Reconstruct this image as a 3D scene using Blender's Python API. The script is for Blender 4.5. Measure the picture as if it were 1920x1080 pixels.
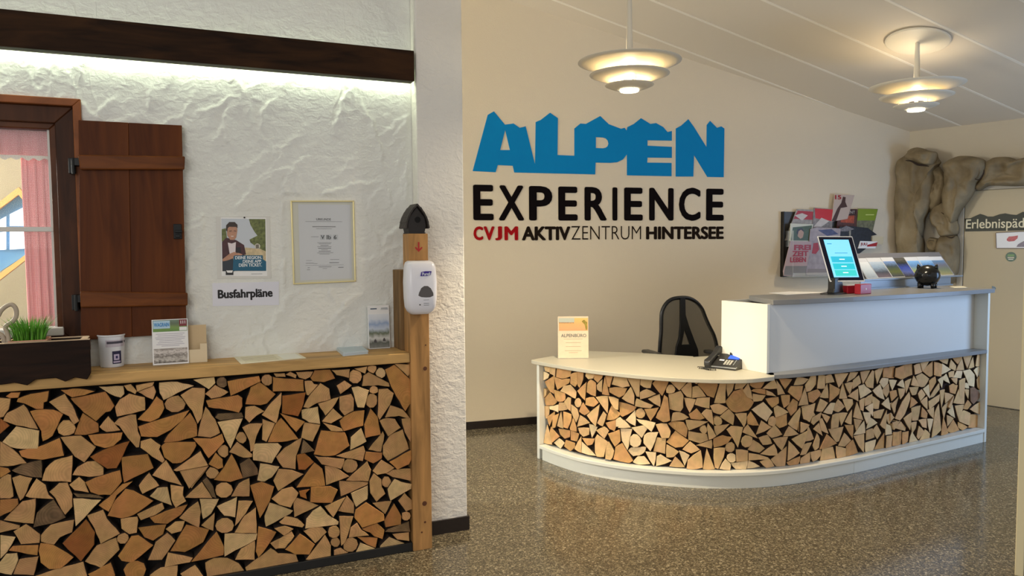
import bpy, bmesh, math, random
import numpy as np
from mathutils import Vector, Matrix, noise
for o in list(bpy.data.objects): bpy.data.objects.remove(o, do_unlink=True)
random.seed(7)
SC = bpy.context.scene
COL = SC.collection
# ---------------------------------------------------------------- camera
CF = 1400.0
CAMP = Vector((0, 0, 1.62))
pitch, roll, yaw = math.radians(3.29), math.radians(-.44), math.radians(-17.41)
RZ = Matrix.Rotation(yaw, 3, 'Z')
FWD = RZ @ Vector((0, math.cos(pitch), -math.sin(pitch)))
_up0 = RZ @ Vector((0, math.sin(pitch), math.cos(pitch)))
_r0 = RZ @ Vector((1, 0, 0))
RGT = math.cos(roll)*_r0 + math.sin(roll)*_up0
UPV = -math.sin(roll)*_r0 + math.cos(roll)*_up0
cam = bpy.data.objects.new('camera', bpy.data.cameras.new('camera'))
COL.objects.link(cam)
cam.matrix_world = Matrix(((RGT.x, UPV.x, -FWD.x, CAMP.x), (RGT.y, UPV.y, -FWD.y, CAMP.y), (RGT.z, UPV.z, -FWD.z, CAMP.z), (0, 0, 0, 1)))
cam.data.sensor_width = 36; cam.data.lens = 36*CF/1920; cam.data.clip_start = .05
SC.camera = cam
# ---------------------------------------------------------------- world, lights, exposure
W = bpy.data.worlds.new('world'); SC.world = W; W.use_nodes = True
W.node_tree.nodes['Background'].inputs[0].default_value = (1, .99, .97, 1)
W.node_tree.nodes['Background'].inputs[1].default_value = .47
SC.view_settings.view_transform = 'Standard'; SC.view_settings.look = 'None'
SC.view_settings.gamma = 1; SC.view_settings.use_curve_mapping = False
SC.view_settings.exposure = 0.25

def area(name, loc, target, sx, sy, power, col):
    l = bpy.data.lights.new(name, 'AREA'); l.shape = 'RECTANGLE'; l.size = sx; l.size_y = sy; l.energy = power; l.color = col
    o = bpy.data.objects.new(name, l); COL.objects.link(o); o.location = loc
    o.rotation_euler = (Vector(target)-Vector(loc)).to_track_quat('-Z', 'Y').to_euler(); return o
area('daylight_right', (6.6, 3.2, 1.35), (5.2, 4.5, .9), .9, 1.3, 30, (.36, .6, 1))
area('daylight_back', (-2.2, -2.5, 2.6), (0, 3.6, 1.2), 3, 2, 72, (1, .98, .93))
area('side_room_fill', (-3.2, 5.2, 2.4), (-1.2, 6.3, 1.2), 1.2, 1.2, 190, (1, .98, .9))  # unseen lamp added to brighten the side room behind the glass

# ---------------------------------------------------------------- helpers
def V(*a): return Vector(a)
def ray(x, y): return FWD*CF + RGT*(x-960) + UPV*(540-y)
def onz(x, y, z=0.0):
    d = ray(x, y); return CAMP + d*((z-CAMP.z)/d.z)
class Fr:
    """a flat working frame on a real surface: origin, right, up, out"""
    def __init__(s, o, u, v, w): s.o, s.u, s.v, s.w = Vector(o), Vector(u).normalized(), Vector(v).normalized(), Vector(w).normalized()
    def p(s, a, b, c=0): return s.o + s.u*a + s.v*b + s.w*c
    def px(s, x, y, c=0):
        d = ray(x, y); q = s.o + s.w*c
        P = CAMP + d*((q-CAMP).dot(s.w)/d.dot(s.w)) - s.o
        return (P.dot(s.u), P.dot(s.v))
    def pxs(s, pts, c=0, org=(0, 0), sc=1): return [s.px(org[0]+x/sc, org[1]+y/sc, c) for x, y in pts]
    def uv(s, P): q = P-s.o; return (q.dot(s.u), q.dot(s.v), q.dot(s.w))
def lin(c):
    return tuple(((v/255)/12.92 if v/255 <= .04045 else ((v/255+.055)/1.055)**2.4) for v in c)
MATS = {}
def mat(name, rgb, rough=.55, metal=0, bump=0, bscale=40, var=0, vscale=6, emit=0, trans=0, alpha=1, coat=0, spec=.5, bdist=.01, vary=0, stretch=None):
    if name in MATS: return MATS[name]
    m = bpy.data.materials.new(name); m.use_nodes = True; MATS[name] = m
    nt = m.node_tree; b = nt.nodes['Principled BSDF']; c = lin(rgb)+(1,)
    b.inputs['Base Color'].default_value = c; b.inputs['Roughness'].default_value = rough; b.inputs['Metallic'].default_value = metal
    b.inputs['Specular IOR Level'].default_value = spec
    if coat: b.inputs['Coat Weight'].default_value = coat
    if trans: b.inputs['Transmission Weight'].default_value = trans
    if alpha < 1: b.inputs['Alpha'].default_value = alpha
    if emit: b.inputs['Emission Color'].default_value = c; b.inputs['Emission Strength'].default_value = emit
    tc = None
    if bump or var or vary:
        tc = nt.nodes.new('ShaderNodeTexCoord'); vec = tc.outputs['Object']
        if stretch:
            mp = nt.nodes.new('ShaderNodeMapping'); mp.inputs['Scale'].default_value = stretch; nt.links.new(vec, mp.inputs[0]); vec = mp.outputs[0]
    if bump:
        n = nt.nodes.new('ShaderNodeTexNoise'); n.inputs['Scale'].default_value = bscale; n.inputs['Detail'].default_value = 6
        nt.links.new(vec, n.inputs['Vector']); bp = nt.nodes.new('ShaderNodeBump'); bp.inputs['Strength'].default_value = bump; bp.inputs['Distance'].default_value = bdist
        nt.links.new(n.outputs[0], bp.inputs['Height']); nt.links.new(bp.outputs[0], b.inputs['Normal'])
    if var or vary:
        hs = nt.nodes.new('ShaderNodeHueSaturation'); hs.inputs['Color'].default_value = c
        val = None
        if var:
            n = nt.nodes.new('ShaderNodeTexNoise'); n.inputs['Scale'].default_value = vscale; n.inputs['Detail'].default_value = 5
            nt.links.new(vec, n.inputs['Vector'])
            mr = nt.nodes.new('ShaderNodeMapRange'); mr.inputs[1].default_value = .3; mr.inputs[2].default_value = .7; mr.inputs[3].default_value = 1-var; mr.inputs[4].default_value = 1+var
            nt.links.new(n.outputs[0], mr.inputs[0]); val = mr.outputs[0]
        if vary:
            oi = nt.nodes.new('ShaderNodeObjectInfo'); m2 = nt.nodes.new('ShaderNodeMapRange'); m2.inputs[3].default_value = 1-vary; m2.inputs[4].default_value = 1+vary
            nt.links.new(oi.outputs['Random'], m2.inputs[0])
            if val:
                mm = nt.nodes.new('ShaderNodeMath'); mm.operation = 'MULTIPLY'; nt.links.new(val, mm.inputs[0]); nt.links.new(m2.outputs[0], mm.inputs[1]); val = mm.outputs[0]
            else: val = m2.outputs[0]
        nt.links.new(val, hs.inputs['Value']); nt.links.new(hs.outputs[0], b.inputs['Base Color'])
    return m
def ramp_mat(name, cols, scale=8, rough=.4, dist=.35, coord='Generated'):
    """a printed picture: bands of colour from bottom to top broken up by noise"""
    if name in MATS: return MATS[name]
    m = bpy.data.materials.new(name); m.use_nodes = True; MATS[name] = m; nt = m.node_tree; b = nt.nodes['Principled BSDF']; b.inputs['Roughness'].default_value = rough
    tc = nt.nodes.new('ShaderNodeTexCoord'); sx = nt.nodes.new('ShaderNodeSeparateXYZ'); nt.links.new(tc.outputs[coord], sx.inputs[0])
    n = nt.nodes.new('ShaderNodeTexNoise'); n.inputs['Scale'].default_value = scale; n.inputs['Detail'].default_value = 4; nt.links.new(tc.outputs[coord], n.inputs['Vector'])
    a = nt.nodes.new('ShaderNodeMath'); a.operation = 'MULTIPLY_ADD'; a.inputs[1].default_value = dist; nt.links.new(n.outputs[0], a.inputs[0])
    s = nt.nodes.new('ShaderNodeMath'); s.operation = 'SUBTRACT'; s.inputs[1].default_value = dist/2; nt.links.new(sx.outputs[2], s.inputs[0]); nt.links.new(s.outputs[0], a.inputs[2])
    r = nt.nodes.new('ShaderNodeValToRGB'); nt.links.new(a.outputs[0], r.inputs[0]); e = r.color_ramp.elements
    while len(e) > 1: e.remove(e[0])
    e[0].position = 0; e[0].color = lin(cols[0])+(1,)
    for i, c in enumerate(cols[1:], 1): q = e.new(i/(len(cols)-1)); q.color = lin(c)+(1,)
    nt.links.new(r.outputs[0], b.inputs['Base Color']); return m

def tag(o, label=None, cat=None, group=None, kind=None):
    for k, v in (('label', label), ('category', cat), ('group', group), ('kind', kind)):
        if v: o[k] = v
    return o
def thing(name, loc, label=None, cat=None, group=None, kind=None):
    o = bpy.data.objects.new(name, None); COL.objects.link(o); o.location = loc; o.empty_display_size = .05
    return tag(o, label, cat, group, kind)
def base_of(o):
    p = Vector(o.location)
    while o.parent: o = o.parent; p += Vector(o.location)
    return p
class G:
    """collects world-space geometry and links it as one mesh"""
    def __init__(s): s.v, s.f, s.m = [], [], []
    def add(s, vs, fs, mi=0):
        n = len(s.v); s.v += [Vector(q) for q in vs]; s.f += [[i+n for i in f] for f in fs]; s.m += [mi]*len(fs)
    def prism(s, F, poly, c0, c1, mi=0, side=None):
        n = len(poly); A = [F.p(a, b, c0) for a, b in poly]; B = [F.p(a, b, c1) for a, b in poly]
        ar = sum(poly[i][0]*poly[(i+1) % n][1]-poly[(i+1) % n][0]*poly[i][1] for i in range(n))
        k = len(s.v); fs = [list(range(n-1, -1, -1)), list(range(n, 2*n))]+[[i, (i+1) % n, n+(i+1) % n, n+i] for i in range(n)]
        if ar < 0: fs = [f[::-1] for f in fs]
        s.add(A+B, fs, mi)
        if side is not None:
            for i in range(n): s.m[-1-i] = side
    def box(s, F, a0, a1, b0, b1, c0, c1, mi=0): s.prism(F, [(a0, b0), (a1, b0), (a1, b1), (a0, b1)], c0, c1, mi)
    def loft(s, rings, cap=True, mi=0, closed=False):
        n = len(rings[0]); vs = [p for r in rings for p in r]; fs = []
        for k in range(len(rings)-1):
            for i in range(n): fs.append([k*n+i, k*n+(i+1) % n, (k+1)*n+(i+1) % n, (k+1)*n+i])
        if cap: fs += [list(range(n-1, -1, -1)), [(len(rings)-1)*n+i for i in range(n)]]
        s.add(vs, fs, mi)
    def tube(s, pts, r, seg=8, mi=0, flat=1):
        pts = [Vector(p) for p in pts]; rings = []; N = None
        for i, p in enumerate(pts):
            t = (pts[min(i+1, len(pts)-1)]-pts[max(i-1, 0)]).normalized()
            if N is None: N = t.orthogonal().normalized()
            N = (N-t*N.dot(t)).normalized(); Bn = t.cross(N)
            rr = r[i] if isinstance(r, (list, tuple)) else r
            rings.append([p+N*math.cos(2*math.pi*k/seg)*rr+Bn*math.sin(2*math.pi*k/seg)*rr*flat for k in range(seg)])
        s.loft(rings, True, mi)
    def lathe(s, c, prof, seg=32, mi=0, ax=(0, 0, 1), cap=True):
        ax = Vector(ax).normalized(); n = ax.orthogonal().normalized() if abs(ax.z) < .999 else Vector((1, 0, 0)); b = ax.cross(n); c = Vector(c)
        s.loft([[c+ax*z+(n*math.cos(2*math.pi*k/seg)+b*math.sin(2*math.pi*k/seg))*max(r, 1e-4) for k in range(seg)] for r, z in prof], cap, mi)
    def sphere(s, c, rx, ry, rz, seg=20, mi=0):
        c = Vector(c); R = []
        for i in range(1, 12):
            a = math.pi*i/12-math.pi/2
            R.append([c+Vector((rx*math.cos(a)*math.cos(2*math.pi*k/seg), ry*math.cos(a)*math.sin(2*math.pi*k/seg), rz*math.sin(a))) for k in range(seg)])
        s.loft(R, True, mi)
    def build(s, name, mats, parent=None, bevel=0, smooth=False, loc=None, label=None, cat=None, group=None, kind=None, seg=2, fixn=True):
        if not isinstance(mats, (list, tuple)): mats = [mats]
        if parent is not None: base = base_of(parent)
        else: base = Vector((0, 0, 0))
        if loc is None:
            lo = [min(q[i] for q in s.v) for i in range(3)]; hi = [max(q[i] for q in s.v) for i in range(3)]
            loc = Vector(((lo[0]+hi[0])/2, (lo[1]+hi[1])/2, lo[2] if parent is None else (lo[2]+hi[2])/2))
        loc = Vector(loc)
        me = bpy.data.meshes.new(name); me.from_pydata([tuple(q-loc) for q in s.v], [], s.f)
        for m in mats: me.materials.append(m)
        me.polygons.foreach_set('material_index', s.m)
        if fixn:
            bm = bmesh.new(); bm.from_mesh(me); bmesh.ops.recalc_face_normals(bm, faces=bm.faces); bm.to_mesh(me); bm.free()
        if smooth: me.polygons.foreach_set('use_smooth', [True]*len(me.polygons))
        o = bpy.data.objects.new(name, me); COL.objects.link(o)
        if parent is not None: o.parent = parent
        o.location = loc-base
        if bevel:
            b = o.modifiers.new('bevel', 'BEVEL'); b.width = bevel; b.segments = seg; b.limit_method = 'ANGLE'; b.angle_limit = .6
        return tag(o, label, cat, group, kind)
def slab(name, F, poly, c0, c1, m, parent=None, **k):
    g = G(); g.prism(F, poly, c0, c1); return g.build(name, m, parent, **k)
def rect(a0, a1, b0, b1): return [(a0, b0), (a1, b0), (a1, b1), (a0, b1)]
def holes(name, F, outer, inner, c0, c1, m, parent=None, **k):
    """flat sheet with holes, given thickness"""
    bm = bmesh.new(); es = []
    for loop in [outer]+inner:
        vs = [bm.verts.new(F.p(a, b, c0)) for a, b in loop]
        es += [bm.edges.new((vs[i], vs[(i+1) % len(vs)])) for i in range(len(vs))]
    r = bmesh.ops.triangle_fill(bm, use_beauty=True, edges=es, normal=F.w)
    fs = [e for e in r['geom'] if isinstance(e, bmesh.types.BMFace)]
    ex = bmesh.ops.extrude_face_region(bm, geom=fs)
    bmesh.ops.translate(bm, verts=[e for e in ex['geom'] if isinstance(e, bmesh.types.BMVert)], vec=F.w*(c1-c0))
    bm.verts.index_update(); g = G(); g.add([v.co.copy() for v in bm.verts], [[v.index for v in f.verts] for f in bm.faces]); bm.free()
    return g.build(name, m, parent, **k)
def text(F, body, a0, a1, b0, b1, c, m, parent, name='lettering', bold=0, th=.0008, shear=0, **k):
    cu = bpy.data.curves.new('t', 'FONT'); cu.body = body; cu.offset = min(bold, 0); cu.resolution_u = 4; cu.shear = shear; cu.fill_mode = 'BOTH'
    to = bpy.data.objects.new('t', cu); me = to.to_mesh()
    xs = [v.co.x for v in me.vertices]; ys = [v.co.y for v in me.vertices]
    x0, x1, y0, y1 = min(xs), max(xs), min(ys), max(ys)
    g = G(); b_ = max(bold, 0); hw, hh = x1-x0+2*b_, y1-y0+2*b_
    # heavier weights: the letter laid down several times, each a hair to the side
    for i, (dx, dy) in enumerate([(0, 0)]+([(math.cos(k*math.pi/4)*b_, math.sin(k*math.pi/4)*b_*.7) for k in range(8)] if b_ else [])):
        g.add([F.p(a0+(v.co.x-x0+b_+dx)/hw*(a1-a0), b0+(v.co.y-y0+b_+dy)/hh*(b1-b0), c+th+i*.00002) for v in me.vertices], [list(p.vertices) for p in me.polygons])
    to.to_mesh_clear(); bpy.data.objects.remove(to); bpy.data.curves.remove(cu)
    return g.build(name, m, parent, fixn=False, **k)
def textpx(F, body, x0, y0, x1, y1, c, m, parent, **k):
    a0, b1 = F.px(x0, y0, c); a1, b0 = F.px(x1, y1, c)
    if a1 < a0: a0, a1 = a1, a0
    return text(F, body, a0, a1, b0, b1, c, m, parent, **k)
def bars(F, rows, c, m, parent, name='text_lines', th=.0006):
    g = G()
    for a0, a1, b, h in rows: g.box(F, a0, a1, b-h/2, b+h/2, c, c+th)
    return g.build(name, m, parent)

# ---------------------------------------------------------------- frames of the place
Z = Vector((0, 0, 1))
aL = math.radians(6.56)
FL = Fr((1.001, 4.077, 0), (math.cos(aL), math.sin(aL), 0), Z, (math.sin(aL), -math.cos(aL), 0))     # plaster wall / pillar front
FB = Fr((0, 6.323, 0), (1, 0, 0), Z, (0, -1, 0))                                                     # back wall
FRW = Fr((6.388, 6.323, 0), (.355, -.935, 0), Z, (-.935, -.355, 0))                                  # right wall
aD = math.radians(10.6)
FD = Fr((3.10, 4.205, 0), (math.cos(aD), math.sin(aD), 0), Z, (math.sin(aD), -math.cos(aD), 0))      # raised counter front panel
FH = Fr((0, 0, 0), (1, 0, 0), (0, 1, 0), (0, 0, 1))                                                  # horizontal
def ceil_z(x, y): return 2.78-.218*(x-6.388)-.0828*(y-6.323)

# ---------------------------------------------------------------- materials
def node_mat(name, rough=.5):
    m = bpy.data.materials.new(name); m.use_nodes = True; MATS[name] = m; return m, m.node_tree, m.node_tree.nodes['Principled BSDF']
def N(nt, t, **k):
    n = nt.nodes.new('ShaderNode'+t)
    for a, v in k.items():
        if a.startswith('_'): setattr(n, a[1:], v)
        else: n.inputs[int(a[1:]) if a[0] == 'i' and a[1:].isdigit() else a].default_value = v
    return n
# trowelled plaster
def plaster(name, rgb, strokes, grain):
    m, nt, b = node_mat(name); b.inputs['Base Color'].default_value = lin(rgb)+(1,); b.inputs['Roughness'].default_value = .85; b.inputs['Specular IOR Level'].default_value = .2
    tc = N(nt, 'TexCoord'); L = nt.links
    n1 = N(nt, 'TexNoise', Scale=1.6, Detail=3.0, Distortion=1.2); L.new(tc.outputs['Object'], n1.inputs['Vector'])
    mp = N(nt, 'Mapping'); mp.inputs['Rotation'].default_value = (0, .7, 0); mp.inputs['Scale'].default_value = (1, 1, .45); L.new(tc.outputs['Object'], mp.inputs[0])
    n2 = N(nt, 'TexNoise', Scale=2.3, Detail=2.5, Distortion=1.5); L.new(mp.outputs[0], n2.inputs['Vector'])
    rd = N(nt, 'Math', _operation='SUBTRACT', i1=.5); L.new(n2.outputs[0], rd.inputs[0])
    ab = N(nt, 'Math', _operation='ABSOLUTE'); L.new(rd.outputs[0], ab.inputs[0])
    mr = N(nt, 'MapRange', i1=-.012, i2=.03, i3=0.0, i4=1.0); L.new(rd.outputs[0], mr.inputs[0])
    n5 = N(nt, 'TexNoise', Scale=2.3, Detail=1.0); L.new(tc.outputs['Object'], n5.inputs['Vector'])
    mk = N(nt, 'MapRange', i1=.38, i2=.6, i3=0.0, i4=1.0); L.new(n5.outputs[0], mk.inputs[0])
    rr = N(nt, 'Math', _operation='MULTIPLY'); mpb = N(nt, 'Mapping'); mpb.inputs['Rotation'].default_value = (0, -.85, 0); mpb.inputs['Scale'].default_value = (1, 1, .38); mpb.inputs['Location'].default_value = (3, 1, 7); L.new(tc.outputs['Object'], mpb.inputs[0])
    nb = N(nt, 'TexNoise', Scale=2.1, Detail=2.0, Distortion=1.3); L.new(mpb.outputs[0], nb.inputs['Vector'])
    sb_ = N(nt, 'Math', _operation='SUBTRACT', i1=.52); L.new(nb.outputs[0], sb_.inputs[0]); ab_ = N(nt, 'Math', _operation='ABSOLUTE'); L.new(sb_.outputs[0], ab_.inputs[0])
    mrb = N(nt, 'MapRange', i1=0.0, i2=.022, i3=1.0, i4=0.0); L.new(ab_.outputs[0], mrb.inputs[0])
    mxr = N(nt, 'Math', _operation='MAXIMUM'); L.new(mr.outputs[0], mxr.inputs[0]); L.new(mrb.outputs[0], mxr.inputs[1])
    L.new(mxr.outputs[0], rr.inputs[0]); L.new(mk.outputs[0], rr.inputs[1])
    mp3 = N(nt, 'Mapping'); mp3.inputs['Scale'].default_value = (.8, 1, 1.2); L.new(tc.outputs['Object'], mp3.inputs[0])
    n3 = N(nt, 'TexNoise', Scale=26.0, Detail=8.0, Distortion=.6); L.new(mp3.outputs[0], n3.inputs['Vector'])
    n4 = N(nt, 'TexNoise', Scale=90.0, Detail=3.0); L.new(tc.outputs['Object'], n4.inputs['Vector'])
    a1 = N(nt, 'Math', _operation='MULTIPLY', i1=strokes); L.new(rr.outputs[0], a1.inputs[0])
    a2 = N(nt, 'Math', _operation='MULTIPLY_ADD', i1=grain); L.new(n3.outputs[0], a2.inputs[0]); L.new(a1.outputs[0], a2.inputs[2])
    a3 = N(nt, 'Math', _operation='MULTIPLY_ADD', i1=strokes*1.2); L.new(n1.outputs[0], a3.inputs[0]); L.new(a2.outputs[0], a3.inputs[2])
    a4 = N(nt, 'Math', _operation='MULTIPLY_ADD', i1=grain*.25); L.new(n4.outputs[0], a4.inputs[0]); L.new(a3.outputs[0], a4.inputs[2])
    bp = N(nt, 'Bump', Strength=1.0, Distance=.02); L.new(a4.outputs[0], bp.inputs['Height']); L.new(bp.outputs[0], b.inputs['Normal']); return m
PLASTER = plaster('trowelled_plaster', (228, 228, 222), .10, .36)
PILLAR = plaster('pillar_plaster', (228, 224, 216), .05, .34)
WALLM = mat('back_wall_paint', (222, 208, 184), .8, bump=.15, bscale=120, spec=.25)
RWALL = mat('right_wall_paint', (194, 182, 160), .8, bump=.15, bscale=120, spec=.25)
CEILM = mat('ceiling_paint', (226, 214, 194), .75, bump=.08, bscale=60, spec=.3)
SEAMM = mat('ceiling_joint', (244, 236, 220), .6)
BASEM = mat('dark_skirting', (34, 26, 22), .35, bump=.1)
# polished terrazzo
def terrazzo():
    m, nt, b = node_mat('terrazzo'); L = nt.links; tc = N(nt, 'TexCoord')
    v1 = N(nt, 'TexVoronoi', Scale=115.0); v2 = N(nt, 'TexVoronoi', Scale=230.0)
    for v in (v1, v2): L.new(tc.outputs['Object'], v.inputs['Vector'])
    sx = N(nt, 'SeparateColor'); L.new(v1.outputs['Color'], sx.inputs[0]); sy = N(nt, 'SeparateColor'); L.new(v2.outputs['Color'], sy.inputs[0])
    r1 = N(nt, 'ValToRGB'); L.new(sx.outputs[0], r1.inputs[0]); r1.color_ramp.interpolation = 'CONSTANT'
    e = r1.color_ramp.elements; e[0].position = 0; e[0].color = lin((66, 60, 49))+(1,); e[1].position = .3; e[1].color = lin((80, 73, 59))+(1,)
    for p, c in ((.55, (102, 93, 75)), (.74, (134, 122, 98)), (.88, (150, 138, 112)), (.955, (182, 170, 144))): q = e.new(p); q.color = lin(c)+(1,)
    r2 = N(nt, 'ValToRGB'); L.new(sy.outputs[1], r2.inputs[0]); r2.color_ramp.interpolation = 'CONSTANT'
    e = r2.color_ramp.elements; e[0].position = 0; e[0].color = lin((66, 60, 49))+(1,); e[1].position = .45; e[1].color = lin((92, 84, 67))+(1,)
    for p, c in ((.8, (134, 123, 101)), (.93, (176, 165, 140))): q = e.new(p); q.color = lin(c)+(1,)
    mx = N(nt, 'MixRGB', Fac=.45); L.new(r1.outputs[0], mx.inputs[1]); L.new(r2.outputs[0], mx.inputs[2]); L.new(mx.outputs[0], b.inputs['Base Color'])
    b.inputs['Roughness'].default_value = .15; b.inputs['Specular IOR Level'].default_value = .4
    n = N(nt, 'TexNoise', Scale=40.0, Detail=2.0); L.new(tc.outputs['Object'], n.inputs['Vector'])
    bp = N(nt, 'Bump', Strength=.12, Distance=.002); L.new(n.outputs[0], bp.inputs['Height']); L.new(bp.outputs[0], b.inputs['Normal'])
    return m
FLOORM = terrazzo()
# end grain of split logs: base colour, growth rings round an off-centre heart, radial checks
def endgrain(name, rgb, ring=.16, vary=.16):
    m, nt, b = node_mat(name); L = nt.links; tc = N(nt, 'TexCoord'); oi = N(nt, 'ObjectInfo')
    wn = N(nt, 'TexWhiteNoise'); wn.noise_dimensions = '1D'; L.new(oi.outputs['Random'], wn.inputs['W'])
    sb = N(nt, 'VectorMath', _operation='SUBTRACT'); sb.inputs[1].default_value = (.5, .5, .5); L.new(wn.outputs['Color'], sb.inputs[0])
    sc = N(nt, 'VectorMath', _operation='SCALE', Scale=.16); L.new(sb.outputs[0], sc.inputs[0])
    ad = N(nt, 'VectorMath', _operation='ADD'); L.new(tc.outputs['Object'], ad.inputs[0]); L.new(sc.outputs[0], ad.inputs[1])
    wv = N(nt, 'TexWave', Scale=42.0, Distortion=3.0, Detail=2.0); wv.wave_type = 'RINGS'; wv.rings_direction = 'SPHERICAL'; wv.inputs['Detail Scale'].default_value = .6; L.new(ad.outputs[0], wv.inputs['Vector'])
    ns = N(nt, 'TexNoise', Scale=22.0, Detail=6.0); L.new(ad.outputs[0], ns.inputs['Vector'])
    n2 = N(nt, 'TexNoise', Scale=9.0, Detail=2.0); L.new(ad.outputs[0], n2.inputs['Vector'])
    m1 = N(nt, 'MapRange', i1=0.0, i2=1.0, i3=1-ring*.55, i4=1+ring*.3); L.new(wv.outputs[0], m1.inputs[0])
    m2 = N(nt, 'MapRange', i1=.3, i2=.7, i3=1-ring, i4=1+ring); L.new(ns.outputs[0], m2.inputs[0])
    m3 = N(nt, 'MapRange', i1=0.0, i2=1.0, i3=1-vary, i4=1+vary); L.new(oi.outputs['Random'], m3.inputs[0])
    k1 = N(nt, 'Math', _operation='MULTIPLY'); L.new(m1.outputs[0], k1.inputs[0]); L.new(m2.outputs[0], k1.inputs[1])
    k2 = N(nt, 'Math', _operation='MULTIPLY'); L.new(k1.outputs[0], k2.inputs[0]); L.new(m3.outputs[0], k2.inputs[1])
    hs = N(nt, 'HueSaturation'); hs.inputs['Color'].default_value = lin(rgb)+(1,); L.new(k2.outputs[0], hs.inputs['Value'])
    m4 = N(nt, 'MapRange', i1=.35, i2=.7, i3=.506, i4=.492); L.new(n2.outputs[0], m4.inputs[0]); L.new(m4.outputs[0], hs.inputs['Hue'])
    L.new(hs.outputs[0], b.inputs['Base Color']); b.inputs['Roughness'].default_value = .7; b.inputs['Specular IOR Level'].default_value = .25
    bp = N(nt, 'Bump', Strength=.35, Distance=.004); L.new(ns.outputs[0], bp.inputs['Height']); L.new(bp.outputs[0], b.inputs['Normal']); return m
def plank_mat(name, rgb, var=.2, rough=.6, sc=(1, 1, 1), dark=None, bump=.3):
    """long-grain timber; sc stretches the grain along the board"""
    m, nt, b = node_mat(name); L = nt.links; tc = N(nt, 'TexCoord'); mp = N(nt, 'Mapping'); mp.inputs['Scale'].default_value = sc; L.new(tc.outputs['Object'], mp.inputs[0])
    n = N(nt, 'TexNoise', Scale=6.0, Detail=8.0, Distortion=.8); L.new(mp.outputs[0], n.inputs['Vector'])
    r = N(nt, 'ValToRGB'); L.new(n.outputs[0], r.inputs[0]); e = r.color_ramp.elements
    d = dark or tuple(c*(1-var*1.5) for c in rgb)
    e[0].position = .32; e[0].color = lin(d)+(1,); e[1].position = .66; e[1].color = lin(rgb)+(1,)
    vr = N(nt, 'TexVoronoi', Scale=2.2); L.new(tc.outputs['Object'], vr.inputs['Vector'])
    kn = N(nt, 'MapRange', i1=.03, i2=.07, i3=.55, i4=1.0); L.new(vr.outputs['Distance'], kn.inputs[0])
    hs = N(nt, 'HueSaturation'); L.new(r.outputs[0], hs.inputs['Color']); L.new(kn.outputs[0], hs.inputs['Value']); L.new(hs.outputs[0], b.inputs['Base Color'])
    b.inputs['Roughness'].default_value = rough; b.inputs['Specular IOR Level'].default_value = .14
    bp = N(nt, 'Bump', Strength=bump, Distance=.003); L.new(n.outputs[0], bp.inputs['Height']); L.new(bp.outputs[0], b.inputs['Normal']); return m
BARK = mat('bark', (58, 42, 30), .9, bump=.6, bscale=60, var=.3)
LOGL = {'a': endgrain('end_grain_pale', (214, 178, 126)), 'b': endgrain('end_grain_tan', (198, 152, 100)), 'c': endgrain('end_grain_orange', (184, 128, 70)),
        'd': endgrain('end_grain_brown', (158, 98, 46)), 'e': endgrain('end_grain_weathered', (122, 96, 66), .3)}
LOGD = {'a': endgrain('counter_grain_pale', (232, 204, 160), .1, .06), 'b': endgrain('counter_grain_tan', (214, 176, 126), .12, .10), 'c': endgrain('counter_grain_orange', (204, 156, 102), .14, .10),
        'd': endgrain('counter_grain_brown', (170, 110, 56)), 'e': endgrain('counter_grain_grey', (140, 108, 84), .2)}
BACKING = mat('black_backing', (20, 13, 10), .9)
BACKB = mat('brown_backing', (46, 24, 14), .9)
OAKF = plank_mat('oiled_pine_post', (196, 146, 90), .2, .5, (3, 3, .35))
OAKS = plank_mat('pine_shelf', (214, 170, 108), .16, .5, (.35, 3, 3))
GREYWOOD = plank_mat('weathered_plank', (150, 118, 80), .2, .7, (3, 3, .4))
BEAMM = plank_mat('dark_beam_wood', (60, 37, 18), .25, .7, (.3, 3, 3), (30, 17, 8), .5)
SHUTM = plank_mat('stained_shutter_wood', (100, 52, 18), .2, .5, (2.2, 2, .25), (70, 32, 10))
BATTM = plank_mat('stained_batten_wood', (118, 66, 28), .2, .42, (.4, 2, 3), (84, 46, 22))
FRAMEM = plank_mat('dark_frame_wood', (78, 44, 24), .2, .45, (2, 2, .4), (48, 26, 14))
CASEM = plank_mat('window_casing_wood', (150, 90, 54), .15, .45, (1, 1, 1))
SASHM = plank_mat('sash_wood', (96, 54, 28), .15, .4, (1, 1, 1))
BOXM = plank_mat('dark_planter_wood', (46, 27, 16), .3, .6, (.3, 2, 3), (22, 12, 7), .5)
WHITE = mat('white_plastic', (240, 240, 240), .3)
PAPER = mat('white_paper', (238, 237, 236), .6)
PAPERB = mat('bluish_paper', (226, 226, 236), .6)
DESKW = mat('white_laminate', (226, 226, 216), .32, spec=.5)
DESKT = mat('cream_desktop', (188, 183, 166), .4)
DESKG = mat('grey_ledge_laminate', (132, 132, 132), .35)
PANELW = mat('white_front_panel', (214, 213, 208), .38)
IRON = mat('black_iron', (30, 30, 30), .45, metal=.6)
BLK = mat('black_plastic', (18, 18, 19), .35)
INK = mat('black_ink', (22, 18, 20), .6)
GREYINK = mat('grey_ink', (120, 120, 122), .6)
ACRYL = mat('clear_acrylic', (235, 240, 240), .08, alpha=.22)
STEEL = mat('brushed_steel', (190, 194, 198), .3, metal=.9)
# ================================================================ THE SETTING
g = G(); g.add([(-5, -1.5, 0), (9, -1.5, 0), (9, 7, 0), (-5, 7, 0), (-5, -1.5, -.1), (9, -1.5, -.1), (9, 7, -.1), (-5, 7, -.1)], [[0, 1, 2, 3], [7, 6, 5, 4], [0, 4, 5, 1], [1, 5, 6, 2], [2, 6, 7, 3], [3, 7, 4, 0]])
g.build('floor', FLOORM, loc=(0, 0, 0), kind='structure')
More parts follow.
